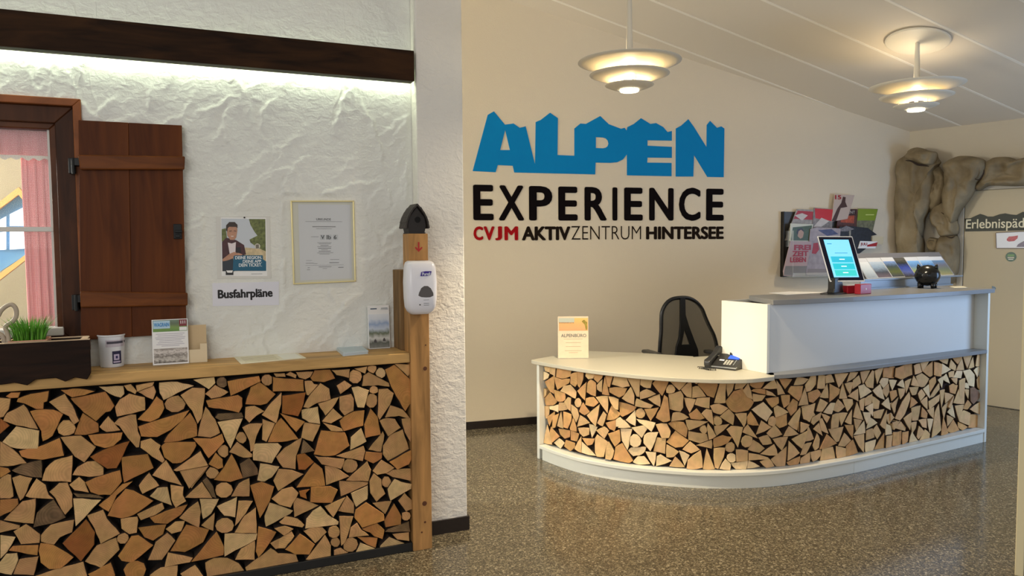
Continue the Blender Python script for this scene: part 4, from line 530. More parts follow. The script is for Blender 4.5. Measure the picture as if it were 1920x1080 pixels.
LOGS_D = "b22,669 49,667 78,668 81,692 81,717 40,712 4,699;b84,688 83,661 119,656 153,645 155,681 159,714 122,717 84,714;c159,676 157,643 193,642 229,641 272,652 315,669 318,692 322,716 241,716 162,710;a4,630 3,595 35,608 67,624 83,655 42,664 4,666;c33,551 71,521 95,517 123,510 126,582 123,651 62,618 3,587;c146,595 169,549 235,584 300,615 314,631 319,654 272,649 229,637 182,640 134,643;c322,654 318,619 344,608 371,600 395,630 394,670 394,713 355,703 321,687;c398,666 398,615 418,599 439,631 455,667 458,692 459,720 427,722 397,719;b464,689 493,668 514,674 535,679 543,698 547,721 508,722 471,720;c547,678 578,654 596,673 613,690 626,720 588,722 551,719;b2,500 2,463 17,475 31,488 42,525 21,535 2,537;c140,509 153,473 182,466 209,466 239,475 267,492 270,516 265,539 200,545 134,547;b272,542 322,529 347,521 376,517 383,542 385,569 355,591 324,612 288,601 253,596 238,574 216,549;c429,542 469,516 479,585 489,654 442,616 396,577;c486,612 482,578 520,563 562,556 565,604 565,652 546,665 522,673 502,661 489,643;b573,606 593,595 613,590 613,634 616,683 588,660 568,636;c622,642 613,579 640,574 671,575 655,643 636,708;c649,677 660,638 677,632 689,675 702,717 673,721 640,719;c6,431 22,407 65,415 107,423 138,437 166,461 119,491 72,518 36,488 2,458;B425,515 406,526 385,520 368,506 359,486 366,465 385,455 408,458 425,473 432,495;c472,508 469,485 505,480 543,480 563,495 583,514 563,534 542,550 506,544 474,532;b278,456 295,431 329,419 330,467 332,516 297,517 277,496 258,477;a68,387 123,388 178,383 181,412 179,444 120,423 60,409;b184,430 185,396 237,407 286,423 272,448 264,470 226,466 188,459;b1,362 1,325 21,302 39,326 57,344 63,377 57,410 29,405 1,400;b333,443 332,416 354,380 384,345 403,372 415,399 408,422 399,446 366,460 333,470;c436,417 465,410 489,423 511,440 478,471 449,502 426,468 409,429;b523,377 566,344 585,426 597,507 540,461 487,414;b608,499 656,446 663,509 662,571 611,566 561,552;b682,530 705,496 722,484 742,482 744,520 745,558 707,569 666,571;c671,597 709,581 746,567 768,579 787,592 795,613 806,637 778,636 754,639 712,637 667,626;b730,646 771,636 794,645 823,651 807,685 796,717 751,721 705,718 697,686 686,653;b808,543 858,529 860,564 860,595 849,624 834,652 800,607 767,564;c647,400 679,401 707,408 730,422 747,441 751,457 719,482 684,506 666,464 652,424;c47,291 70,258 102,312 134,359 134,384 84,353 35,323;c139,260 158,269 180,323 199,382 158,363 120,348 120,303 118,256;b213,278 250,278 242,340 228,401 198,343 176,283;c249,346 253,288 278,286 301,287 321,320 337,353 339,374 338,398 293,403 248,404;b452,338 514,363 470,389 421,406 403,361 388,314;b599,358 622,352 640,394 654,439 629,461 601,416 576,370;c318,280 353,278 388,280 387,308 373,343 351,377 333,336 316,297;b52,118 109,128 78,199 41,268 15,191 -1,116;c94,173 111,143 158,177 204,209 150,236 98,263 85,233 80,200;c186,239 197,220 223,210 250,200 279,212 309,225 313,249 314,274 245,270 176,261;c316,240 317,204 350,204 382,206 395,235 405,266 361,273 318,276;b407,269 425,260 443,249 471,261 498,275 501,300 500,324 446,319 391,307;a507,304 522,253 548,294 572,338 534,350 498,353;b595,289 631,265 651,295 668,326 651,343 630,353 597,336 564,316;c651,355 669,336 689,332 706,324 719,355 719,381 715,408 676,393 636,377;a774,368 827,374 791,404 755,434 738,425 722,411 722,386 722,363;a161,128 202,117 226,142 250,170 218,185 187,193 155,169 120,143;c278,130 310,120 336,140 360,160 360,191 312,194 265,195 253,170 245,143;b390,135 422,131 426,192 428,255 389,204 356,147;c456,214 482,193 505,200 526,208 539,229 547,253 491,246 432,240;a493,128 562,132 499,177 430,214 429,172 426,133;b567,129 595,129 625,135 640,192 660,244 619,268 571,288 553,259 551,207 552,156;b684,125 699,143 706,163 711,194 692,225 667,255 660,232 651,216 643,174 643,127;c760,123 821,120 851,141 810,197 772,255 743,239 719,220 712,174 701,131;c684,261 714,220 737,241 757,265 755,305 750,348 706,324 661,307;a759,308 766,268 787,237 807,207 819,240 821,275 831,315 843,359 798,358 754,352;c746,491 750,445 769,434 815,459 856,488 871,512 806,529 743,537;a826,393 864,379 868,436 862,491 827,453 791,414;b838,651 873,584 894,583 895,651 898,716 849,720 800,713;b900,692 899,667 923,652 949,646 972,649 979,683 991,718 943,721 901,716;b956,586 1012,613 979,632 946,643 922,633 899,618 898,593 900,569;c1014,638 1050,597 1070,638 1086,678 1095,710 1059,716 1024,718 1001,701 982,680;B1131,666 1116,680 1094,678 1083,662 1077,646 1078,625 1097,618 1114,621 1132,629 1139,648;b1129,673 1164,642 1193,673 1221,710 1157,712 1097,706;b1193,624 1214,602 1245,596 1248,655 1244,713 1207,684 1175,649;b1276,689 1308,708 1279,716 1247,712;c1320,650 1353,611 1374,605 1398,596 1413,639 1425,681 1422,715 1366,715 1315,709 1300,698 1286,685;b1296,599 1345,606 1319,643 1292,676 1273,676 1252,668 1250,630 1248,593;b920,513 973,513 993,534 932,554 875,576 867,550 864,520;b995,544 1038,524 1041,567 1034,611 993,597 953,574;c1034,436 1059,423 1085,428 1106,438 1098,514 1089,591 1064,610 1051,556 1036,508 1020,483 1008,451;b1096,562 1099,512 1135,503 1173,499 1191,527 1190,566 1193,603 1186,622 1173,641 1132,624 1092,612;b1210,540 1234,492 1258,535 1276,585 1235,592 1195,594;b1318,535 1367,526 1368,564 1370,602 1326,600 1282,594 1275,574 1268,550;B929,495 913,509 892,506 874,492 868,471 874,450 893,439 914,440 932,455 938,476;c948,464 973,425 1004,470 1029,521 978,510 928,504;b1153,438 1194,444 1230,464 1197,485 1165,497 1144,496 1122,490 1114,460 1110,429;c1241,454 1273,450 1305,447 1337,460 1309,493 1281,526 1254,502 1228,485;b1354,448 1398,411 1392,464 1384,516 1347,524 1329,509 1314,491;b1383,523 1395,501 1418,491 1444,486 1469,506 1495,529 1461,547 1430,560 1399,556 1371,545;B1447,461 1431,473 1414,474 1399,461 1398,442 1400,424 1415,414 1431,416 1448,424 1453,442;b1215,409 1229,374 1297,403 1360,439 1284,445 1207,447;B1348,397 1339,412 1322,411 1308,399 1303,380 1314,366 1324,357 1337,358 1348,367 1352,382;b1350,402 1357,360 1364,318 1390,327 1413,343 1389,387 1356,431;b1403,375 1417,342 1465,378 1507,423 1452,416 1400,409;a875,334 912,302 932,338 953,374 939,397 890,382 837,369;a894,408 919,396 950,374 980,352 996,383 1008,416 943,427 872,432;a761,388 739,358 785,360 834,370 809,396 783,417;c1116,387 1145,366 1175,345 1212,325 1219,356 1222,385 1210,407 1195,428 1166,432 1139,432 1112,426 1089,411;b1028,358 1048,312 1072,314 1097,317 1106,339 1109,365 1096,390 1084,414 1045,415 1007,404;A898,310 879,326 852,326 832,305 825,278 829,250 853,235 880,239 903,257 911,286;a923,298 924,269 947,244 972,217 991,254 1005,289 1014,319 1026,353 998,349 974,349 949,342 929,325;c1108,267 1139,252 1164,256 1189,260 1210,280 1231,305 1183,336 1139,367 1108,328 1079,286;b1226,340 1227,311 1267,300 1305,290 1334,301 1362,312 1357,334 1351,355 1292,360 1228,370;b1335,266 1386,255 1390,286 1385,317 1334,297 1279,276;c1394,294 1400,264 1448,275 1493,294 1508,316 1525,336 1491,340 1457,349 1425,339 1395,325;b1030,212 1072,205 1074,261 1077,312 1048,312 1016,314 1001,265 991,215;a827,184 848,168 870,175 892,177 912,189 930,206 938,224 942,245 886,237 832,228 809,204;b1217,231 1246,222 1275,234 1304,250 1272,278 1238,303 1211,275 1187,245;b1105,182 1129,187 1146,205 1164,225 1125,250 1081,271 1077,225 1080,183;a1181,185 1203,133 1220,174 1236,208 1203,227 1163,237;b1246,114 1285,119 1324,130 1321,187 1310,247 1262,214 1223,177 1220,150 1215,119;b1366,114 1407,119 1379,190 1351,259 1337,189 1324,117;b1396,195 1406,130 1429,121 1448,162 1465,201 1471,232 1475,266 1435,267 1397,261;a962,162 996,114 1009,166 1011,213 976,212 937,213;a869,120 891,115 928,120 970,129 949,156 928,178 905,175 883,173 863,153 846,129;a1067,135 1117,160 1078,179 1041,201 1016,186 1012,153 1011,117;b1152,119 1206,123 1174,161 1139,193 1120,158 1099,122;b1437,563 1473,565 1473,634 1478,707 1437,712 1417,639 1397,565;b1484,657 1493,603 1510,625 1525,644 1533,676 1542,708 1513,712 1482,711;b1538,678 1537,653 1564,658 1588,659 1609,680 1630,701 1587,706 1543,700;c1490,543 1512,515 1529,504 1549,497 1592,503 1635,511 1658,536 1674,564 1633,613 1592,662 1563,651 1531,645 1502,609 1474,575;b1608,622 1624,599 1644,592 1663,584 1651,642 1630,698 1611,672 1592,646;c1664,666 1687,657 1706,657 1726,657 1744,679 1758,706 1702,711 1647,712 1641,682;b1790,649 1848,650 1839,683 1823,716 1775,689 1731,656;c1707,623 1762,612 1762,647 1728,653 1695,654 1675,653 1655,641;b1769,609 1806,604 1842,596 1807,626 1765,643;b1852,652 1860,603 1890,605 1922,605 1888,658 1846,707;c1893,674 1921,638 1952,668 1980,702 1925,711 1870,713;b2031,658 2071,660 2098,674 2123,693 2074,707 2023,716 2003,689 1989,661;c1976,586 2024,552 2039,572 2050,592 2056,621 2061,654 2007,656 1957,660 1941,644 1930,622;b2078,517 2122,518 2109,577 2087,637 2057,578 2032,517;b1668,592 1674,567 1707,567 1740,571 1754,588 1769,606 1721,612 1669,622;c1777,554 1807,523 1834,536 1859,551 1859,573 1855,593 1804,592 1755,587;c1886,557 1905,513 1930,525 1952,538 1955,569 1953,600 1914,602 1876,601;c1951,482 1969,454 1994,470 2017,486 2024,516 2027,546 2007,559 1984,571 1957,539 1930,508;a1712,469 1772,430 1790,460 1815,492 1779,530 1741,566 1697,544 1654,518;b1828,487 1838,454 1893,464 1948,481 1900,511 1850,537 1822,522;c1847,423 1851,397 1879,376 1912,382 1944,393 1940,430 1940,470 1891,460 1843,452;b2066,478 2073,449 2100,422 2127,396 2158,417 2189,438 2162,476 2134,515 2096,513 2059,508;b1484,441 1530,413 1536,448 1538,484 1518,505 1498,525 1467,500 1438,472;b1572,446 1601,401 1615,429 1620,460 1620,496 1580,497 1538,493;c1626,443 1629,420 1668,409 1713,407 1685,458 1650,505 1633,486 1623,467;B1836,450 1820,466 1800,462 1786,451 1781,432 1783,411 1801,400 1820,394 1837,407 1843,429;b1983,369 2027,348 2039,403 2051,458 2054,479 2048,505 1992,454 1946,400;b1755,364 1811,390 1773,413 1732,441 1711,394 1691,346;b1647,342 1707,319 1666,372 1629,420 1607,397 1593,366;b1526,327 1563,262 1582,334 1598,401 1557,408 1515,411 1483,387;b1796,329 1818,313 1859,319 1903,331 1871,370 1837,403 1805,378 1776,349;b1967,318 2033,324 1990,359 1945,389 1921,356 1901,320;c2038,373 2040,337 2084,360 2127,382 2081,396 2035,409;B1662,331 1638,343 1611,348 1589,332 1581,306 1590,280 1612,264 1639,267 1657,282 1666,304;b1729,297 1748,272 1785,271 1820,276 1805,309 1782,339 1747,335 1711,325;b1853,263 1895,223 1922,267 1943,316 1879,317 1817,310;B1541,285 1523,300 1501,296 1485,284 1478,264 1483,242 1502,231 1523,230 1540,243 1545,264;A1545,216 1528,227 1508,228 1490,217 1484,196 1494,178 1509,165 1528,164 1546,175 1547,196;b1678,230 1723,219 1743,232 1765,247 1722,284 1677,311 1658,278 1635,245;b1792,199 1859,195 1849,237 1827,276 1774,248 1722,214;b1944,219 1943,148 1995,168 2045,193 1998,244 1946,289;b2015,254 2065,219 2079,246 2094,270 2104,303 2105,341 2036,321 1967,297;b1549,210 1552,169 1592,171 1632,173 1632,206 1633,242 1590,252 1546,254;b1636,203 1636,176 1707,178 1775,175 1782,188 1712,213 1636,228;b1833,141 1858,116 1895,114 1930,111 1939,178 1942,248 1876,207 1813,169;c1951,119 1968,110 2002,108 2036,106 2050,134 2056,169 1995,157 1937,139;b1749,135 1775,114 1805,115 1838,121 1816,157 1790,184 1760,172 1724,162;a1472,117 1509,114 1514,137 1513,156 1495,173 1478,192 1454,161 1436,123;a1530,136 1551,116 1587,115 1624,115 1632,144 1635,173 1575,166 1515,159;a1680,118 1729,127 1686,154 1641,173 1636,145 1632,117;b2097,630 2105,605 2141,608 2168,628 2191,651 2192,680 2189,711 2167,716 2145,719 2120,685 2091,654;b2228,618 2265,617 2266,663 2267,708 2238,714 2205,714 2196,667 2190,623;b2270,678 2272,651 2313,653 2357,654 2342,685 2324,712 2293,711 2267,704;b2372,658 2398,610 2445,655 2490,707 2420,712 2351,711;b2513,655 2551,669 2568,685 2586,706 2543,711 2502,712 2485,680 2471,643;b2631,656 2649,614 2692,655 2732,705 2675,707 2619,704;c2119,568 2128,536 2162,526 2200,552 2237,580 2221,602 2203,618 2159,609 2115,599;b2270,547 2311,544 2307,597 2293,649 2261,605 2226,558;c2314,580 2314,516 2360,538 2404,566 2413,600 2362,623 2310,648;b2449,527 2492,525 2470,585 2444,643 2421,589 2406,533;b2473,594 2504,554 2524,597 2536,640 2493,642 2450,636;b2583,604 2626,624 2618,653 2605,682 2571,667 2541,650 2537,621 2537,588;b2693,590 2729,578 2768,571 2772,635 2770,696 2748,706 2709,665 2671,622;b2784,650 2806,599 2842,656 2873,715 2820,711 2772,699;c2869,675 2868,642 2888,640 2909,637 2932,670 2949,706 2913,710 2876,709;c2936,671 2928,632 2974,623 3018,619 3020,663 3022,707 2987,712 2952,706;a2612,557 2627,511 2688,528 2749,550 2717,574 2686,589 2662,613 2633,608 2600,605;a2847,585 2872,562 2900,576 2926,590 2934,628 2896,635 2858,640 2840,628 2824,610;a2959,573 2984,533 3012,566 3036,604 2988,614 2939,617;a2778,531 2806,509 2846,491 2892,475 2864,538 2832,597 2790,579 2748,558;b2895,513 2924,486 2943,506 2958,528 2955,557 2948,588 2907,569 2868,546;b2548,520 2605,493 2604,540 2597,586 2541,567 2489,542;b2211,461 2240,459 2267,485 2292,516 2254,536 2215,553 2196,511 2181,468;a2298,436 2337,430 2355,466 2371,507 2346,510 2324,510 2291,483 2257,451;b2381,443 2408,435 2441,449 2472,468 2442,501 2405,530 2377,494 2354,456;b2471,475 2496,430 2529,452 2560,479 2553,514 2503,521 2448,524;b2614,465 2621,432 2652,417 2662,465 2668,514 2637,509 2609,500;b2670,481 2673,452 2712,457 2749,464 2754,499 2757,533 2713,524 2671,509;b2770,471 2780,423 2810,413 2846,410 2853,438 2857,467 2810,497 2759,521;a2728,404 2768,365 2771,418 2769,465 2727,456 2683,438;b2063,462 2074,423 2105,411 2131,395 2147,418 2163,440 2174,482 2184,524 2122,512 2059,500;b2164,373 2197,392 2230,405 2234,430 2241,456 2196,440 2153,427 2146,410 2140,392;b2267,406 2299,370 2316,390 2329,412 2286,432 2242,445;b2325,378 2325,329 2360,332 2399,332 2405,383 2404,432 2370,434 2336,427;b2416,385 2435,337 2468,379 2496,424 2450,431 2407,431;b2501,344 2536,335 2539,386 2541,444 2501,405 2465,363;b2597,370 2656,355 2618,428 2574,496 2554,441 2543,388;a2668,366 2697,321 2722,345 2737,371 2736,401 2692,406 2644,414;b2778,375 2786,352 2828,343 2869,338 2889,369 2908,404 2840,404 2774,398;b2874,272 2911,253 2917,325 2917,398 2878,346 2844,297;a2912,415 2968,389 2956,441 2937,489 2898,470 2859,447;b2995,396 3021,356 3035,370 3038,389 3037,420 3036,451 3002,443 2963,437;b2940,316 2962,282 2993,302 3016,330 3008,352 2990,367 2960,362 2924,359;b2225,367 2237,328 2271,310 2310,295 2280,359 2244,414 2220,406;b2201,318 2246,290 2230,338 2213,384 2184,367 2158,347;b2044,372 2044,334 2063,332 2098,353 2126,380 2084,394 2043,409;b2141,265 2178,273 2156,324 2125,375 2110,319 2101,264;b2346,274 2387,226 2415,229 2440,276 2462,328 2386,326 2315,327;c2509,283 2557,231 2561,282 2559,330 2515,334 2467,341;b2563,331 2580,286 2612,319 2640,355 2596,367 2553,377;a2626,253 2690,255 2687,299 2676,347 2616,304 2562,256;a2773,291 2839,309 2794,339 2747,364 2724,324 2705,280;b2693,239 2692,203 2740,205 2788,211 2779,247 2766,281 2728,280 2693,272;b2801,224 2830,190 2856,210 2878,231 2855,266 2829,298 2801,281 2777,261;a2919,234 2919,209 2958,207 2999,205 2994,241 2981,272 2956,281 2929,295 2915,258;b2997,259 3013,237 3043,249 3048,276 3054,302 3023,294 2992,286;b2206,198 2223,209 2227,239 2229,269 2216,293 2199,315 2181,272 2161,231 2172,210 2186,193;c2254,197 2322,204 2390,220 2339,260 2285,300 2251,251 2221,201;b2433,193 2466,186 2499,204 2533,223 2499,257 2462,287 2430,244 2399,202;b2619,171 2676,104 2682,175 2681,251 2624,249 2566,248;a2692,142 2699,104 2743,102 2787,99 2806,141 2818,191 2754,189 2692,184;c2858,110 2913,100 2916,163 2915,228 2855,178 2799,118;b2920,155 2919,107 2953,104 2987,101 2988,150 2994,202 2956,203 2920,205;c3042,114 3086,110 3084,161 3082,212 3044,217 3007,222 3002,170 2998,119;b2079,174 2105,177 2130,213 2153,254 2115,255 2082,248 2069,214 2051,176;b2099,110 2141,108 2146,146 2142,188 2100,171 2061,153 2056,131 2057,111;b2153,144 2169,108 2206,124 2239,149 2244,172 2241,195 2194,190 2145,186;b2308,112 2380,110 2372,154 2356,200 2303,198 2253,194 2243,153 2236,114;b2378,151 2390,105 2434,103 2478,101 2478,137 2477,173 2428,190 2374,204;c2545,115 2612,122 2584,177 2552,228 2513,208 2479,187 2481,147 2483,108;c3010,664 3008,631 3044,620 3080,606 3112,611 3111,661 3110,712 3059,702 3012,697;c3116,654 3117,601 3181,615 3241,624 3239,666 3237,707 3177,710 3114,706;b3248,663 3256,625 3299,628 3338,638 3322,672 3306,708 3271,706 3238,696;b3324,675 3338,642 3381,672 3422,713 3363,715 3309,709;c3404,613 3451,588 3471,590 3491,597 3492,651 3493,707 3424,679 3356,643;c3496,651 3494,600 3539,587 3590,580 3599,628 3606,675 3551,692 3496,702;b3624,683 3689,664 3697,690 3702,718 3632,717 3565,713;a3677,602 3741,621 3681,648 3618,679 3610,635 3607,590;b3751,620 3796,603 3803,623 3805,645 3769,674 3729,702 3713,668 3707,636;c3781,681 3819,655 3852,679 3884,709 3814,714 3744,712;b3862,602 3919,600 3907,650 3887,701 3843,657 3802,609;b3913,660 3944,609 3978,659 4007,712 3947,715 3887,713;b4017,605 4058,611 4049,654 4038,700 4003,654 3974,605;b4086,613 4113,615 4119,660 4118,708 4083,712 4068,666 4060,619;a3812,548 3869,538 3881,566 3889,596 3847,600 3807,605 3783,576 3757,553;b3706,561 3740,559 3771,552 3773,579 3776,607 3735,608 3691,601;a3945,531 3993,467 4032,457 4071,447 4074,498 4069,550 4033,577 3996,601 3945,597 3894,596;a4068,556 4096,523 4113,558 4126,591 4112,612 4075,605 4037,587;b4095,474 4101,441 4123,424 4147,415 4142,476 4137,538 4113,526 4090,507;b3264,536 3312,530 3281,580 3241,621 3224,588 3214,549;b3302,565 3322,527 3354,519 3386,520 3417,544 3445,577 3401,604 3358,627 3322,619 3285,608;c3439,517 3448,470 3491,506 3529,543 3525,566 3518,589 3476,578 3437,562;a3566,527 3590,490 3606,536 3616,583 3576,573 3536,560;a3670,531 3724,510 3700,555 3671,595 3644,578 3620,557;b3758,521 3800,497 3810,522 3811,548 3768,550 3724,553;c3719,466 3725,439 3761,428 3799,419 3818,451 3833,487 3801,493 3773,507 3745,502 3715,494;b3842,430 3851,336 3882,330 3914,329 3912,436 3914,539 3875,536 3834,525;b3804,343 3848,337 3842,397 3830,458 3794,407 3760,355;a3916,462 3947,450 3984,444 3982,467 3978,485 3948,496 3916,495;b3946,400 3979,359 3985,399 3986,437 3954,443 3920,445;e3994,394 4001,343 4020,327 4042,312 4086,332 4127,355 4130,389 4093,424 4049,450 4021,452 3989,447;b3145,538 3160,492 3191,545 3216,601 3174,595 3135,585;a3087,550 3136,534 3125,571 3104,607 3069,592 3034,569;b3066,498 3083,456 3106,470 3125,484 3137,509 3142,534 3100,536 3053,542;b3216,500 3237,470 3264,467 3289,470 3304,498 3318,527 3260,531 3197,534;b3306,447 3327,418 3361,436 3394,458 3370,485 3344,508 3316,495 3295,477;a3396,465 3444,423 3441,480 3432,536 3392,520 3355,508;b3478,427 3504,431 3540,456 3576,484 3570,513 3568,540 3506,489 3447,428;b3584,401 3606,331 3625,403 3633,477 3600,478 3568,473;b3636,409 3644,365 3701,388 3756,418 3695,439 3634,453;b3729,311 3752,361 3769,411 3728,376 3696,332;b2996,392 3018,355 3040,414 3065,476 3018,451 2974,430;b3063,306 3091,296 3124,316 3153,339 3188,392 3218,447 3216,472 3205,500 3159,466 3118,432 3075,378 3031,318;c3218,422 3210,376 3258,389 3304,408 3264,440 3223,462;b3372,374 3421,341 3422,394 3416,444 3372,432 3328,413;b3430,371 3442,340 3505,363 3567,392 3570,418 3570,446 3496,425 3424,405;b3234,324 3244,275 3284,269 3322,268 3337,322 3346,381 3287,380 3227,375;c3378,282 3416,275 3425,313 3391,342 3353,370 3344,331 3340,294;b3466,293 3511,259 3517,304 3516,351 3471,343 3428,334;b3503,208 3484,108 3546,127 3608,156 3596,261 3578,368 3547,338 3525,307;b3638,282 3659,238 3684,302 3703,368 3662,350 3623,327;a3752,253 3810,226 3792,284 3769,339 3734,311 3701,286;b3809,264 3841,200 3877,261 3908,325 3846,329 3783,330;c3941,280 3974,276 3999,293 4027,312 4000,336 3971,356 3937,326 3905,291;b4036,254 4086,234 4117,225 4148,221 4137,271 4128,324 4055,306 3986,280;b3868,233 3851,196 3923,168 3995,145 4005,193 4014,243 3967,262 3919,278 3888,268;c4006,178 3994,126 4065,114 4137,113 4138,162 4139,210 4079,225 4016,231;b3159,259 3203,211 3217,279 3225,347 3172,331 3121,310;b3003,265 3016,234 3050,264 3085,295 3038,296 2990,296;b3107,222 3167,206 3177,231 3147,259 3116,286 3080,267 3045,243;b3347,244 3370,213 3397,203 3428,195 3428,235 3423,271 3371,274 3321,270;a3446,210 3469,154 3492,205 3507,258 3469,265 3429,268;b3684,222 3693,175 3734,201 3771,232 3727,253 3680,269;c3727,125 3751,114 3808,115 3870,122 3829,172 3786,219 3743,183 3703,144;c3850,169 3854,147 3882,128 3912,114 3948,120 3987,133 3920,166 3853,192;c3635,111 3658,104 3681,112 3710,119 3670,192 3625,262 3614,188 3609,116;b3238,212 3246,166 3266,190 3292,211 3298,235 3302,262 3264,264 3225,263;b3314,125 3352,150 3383,179 3349,207 3309,232 3297,190 3289,150;a3260,111 3315,111 3274,154 3232,198 3213,156 3205,111;b3400,112 3465,110 3469,148 3435,173 3399,193 3366,153 3334,113;c3050,120 3109,113 3113,164 3109,218 3056,214 3005,213 2994,170 2990,126;c3153,114 3186,126 3194,165 3197,204 3160,203 3120,205 3117,155 3121,108;c2971,335 2972,306 2996,318 3019,329 2994,346 2970,364;c2972,489 2989,451 3022,467 3054,486 3047,509 3038,531 3000,531 2962,528"
def parse_logs(s):
    for e in s.split(';'):
        yield e[0], [tuple(int(v)/1000 for v in p.split(',')) for p in e[1:].split()]
rnd = random.Random(3)
for k, q in parse_logs(LOGS_L):
    q = [(a, max(b, .03)) for a, b in q]
    if not k.isupper(): q = refine(q, rnd)
    log_mesh([FL.p(a, b, .16) for a, b in q], FL.w, .085, LOGL[k.lower()], 'log', fw, rnd)

# ---- wall pieces: poster, sign, certificate
def stand_px(F, x0, x1, ytop, ybot, c):
    a0, b0 = F.px(x0, ybot, c); a1 = F.px(x1, ybot, c)[0]; return a0, a1, b0, F.px(x0, ytop, c)[1]
po = thing('poster', FL.p(FL.px(458, 520, NW)[0], FL.px(458, 522, NW)[1], NW), 'poster of a young man looking at his phone, in a clear sleeve', 'poster')
O5 = (390, 390); pp = lambda pts, c=NW+.004: FL.pxs(pts, c, O5, 5.4)
slab('clear_sleeve', FL, pp([(95, 715), (80, 85), (625, 82), (640, 712)], NW+.003), NW+.001, NW+.003, mat('sleeve_plastic', (216, 214, 208), .25), po)
slab('paper', FL, pp([(138, 690), (130, 95), (590, 100), (600, 690)]), NW+.003, NW+.004, PAPER, po)
E0 = NW+.004
def layer(name, pts, m, i, par=po, org=O5, sc=5.4, F=FL, base=E0): return slab(name, F, F.pxs(pts, base, org, sc), base+i*.0003, base+(i+1)*.0003, m, par)
layer('printed_sky', [(145, 640), (135, 108), (580, 112), (588, 636)], mat('print_sky', (200, 206, 214), .4), 0)
layer('printed_path', [(145, 640), (145, 470), (380, 400), (585, 420), (588, 636)], mat('print_path', (204, 184, 146), .4, var=.2, vscale=60), 1)
layer('printed_tree', [(415, 112), (580, 112), (584, 440), (500, 400), (430, 350), (420, 320), (500, 280), (470, 240), (430, 170)], mat('print_tree', (104, 112, 62), .4, var=.5, vscale=70), 2)
layer('printed_tree', [(138, 215), (180, 205), (195, 330), (140, 340)], MATS['print_tree'], 2)
layer('printed_jacket', [(142, 345), (185, 300), (285, 325), (365, 375), (385, 470), (300, 500), (145, 510)], mat('print_jacket', (72, 38, 42), .4, var=.25, vscale=50), 3)
layer('printed_jeans', [(145, 505), (250, 490), (270, 640), (147, 640)], mat('print_jeans', (44, 52, 62), .4), 3)
layer('printed_shirt', [(200, 350), (240, 360), (282, 345), (276, 470), (222, 480)], mat('print_shirt', (226, 214, 216), .4), 4)
layer('printed_face', [(187, 200), (200, 170), (290, 175), (297, 230), (285, 300), (262, 325), (225, 322), (195, 280)], mat('print_skin', (186, 138, 112), .4, var=.12, vscale=60), 5)
layer('printed_hair', [(182, 225), (184, 175), (215, 142), (270, 142), (298, 170), (298, 205), (285, 192), (215, 190), (200, 205), (195, 240)], mat('print_hair', (56, 42, 34), .4), 6)
layer('printed_brow', [(215, 232), (240, 228), (240, 234), (216, 238)], MATS['print_hair'], 6); layer('printed_brow', [(262, 228), (286, 232), (286, 238), (262, 234)], MATS['print_hair'], 6)
layer('printed_mouth', [(230, 282), (262, 282), (256, 290), (236, 290)], mat('print_mouth', (230, 214, 206), .4), 6)
layer('printed_hand', [(145, 520), (215, 465), (265, 445), (310, 455), (350, 470), (330, 495), (250, 510), (200, 530), (150, 540)], MATS['print_skin'], 5)
layer('printed_phone', [(282, 400), (330, 395), (335, 452), (286, 455)], mat('print_phone', (40, 32, 36), .4), 6)
layer('printed_banner', [(258, 490), (270, 480), (552, 478), (556, 520), (588, 540), (588, 636), (250, 636)], mat('print_banner', (20, 92, 122), .4), 7)
a, b_ = FL.px(390+500/5.4, 390+387/5.4, E0); g = G(); g.lathe(FL.p(a, b_, E0+.0022), [(.0135, 0), (.0135, .0004)], 24, ax=FL.w); g.build('printed_badge', mat('print_badge', (214, 210, 196), .4), po)
layer('printed_stamp', [(482, 370), (514, 368), (516, 408), (484, 410)], mat('print_stamp', (120, 114, 100), .4), 9)
WP = mat('white_print', (240, 244, 246), .4)
for s, y0, y1, x0 in (('DEINE REGION.', 488, 516, 275), ('DEINE APP.', 526, 554, 352), ('DEIN TICKET.', 562, 592, 312)):
    textpx(FL, s, 390+x0/5.4, 390+y0/5.4, 390+546/5.4, 390+y1/5.4, E0+.0026, WP, po, bold=.02)
layer('printed_logo', [(180, 632), (256, 632), (256, 678), (180, 678)], mat('print_logo', (30, 30, 32), .4), 8)
layer('printed_logo_cap', [(184, 632), (252, 632), (244, 655), (196, 655)], PAPER, 9)
bars(FL, [(*[FL.px(390+x/5.4, 480, E0)[0] for x in (432, 545)], FL.px(460, 390+669/5.4, E0)[1], .0014)], E0+.0006, GREYINK, po)
a, b_ = FL.px(390+368/5.4, 390+97/5.4, E0); g = G(); g.sphere(FL.p(a, b_, E0+.004), .0042, .0042, .0042, 12); g.build('push_pin', BLK, po, smooth=True)

sg = thing('paper_sign', FL.p(*FL.px(460, 573, NW), NW), 'small white paper sign with bold bus timetable heading below the poster', 'sign')
slab('paper', FL, FL.pxs([(399, 574), (398, 531), (523, 528), (523, 572)], NW+.002), NW+.001, NW+.0025, PAPERB, sg)
textpx(FL, 'Busfahrpläne', 408, 543, 511.5, 561.5, NW+.0025, INK, sg, bold=.045)

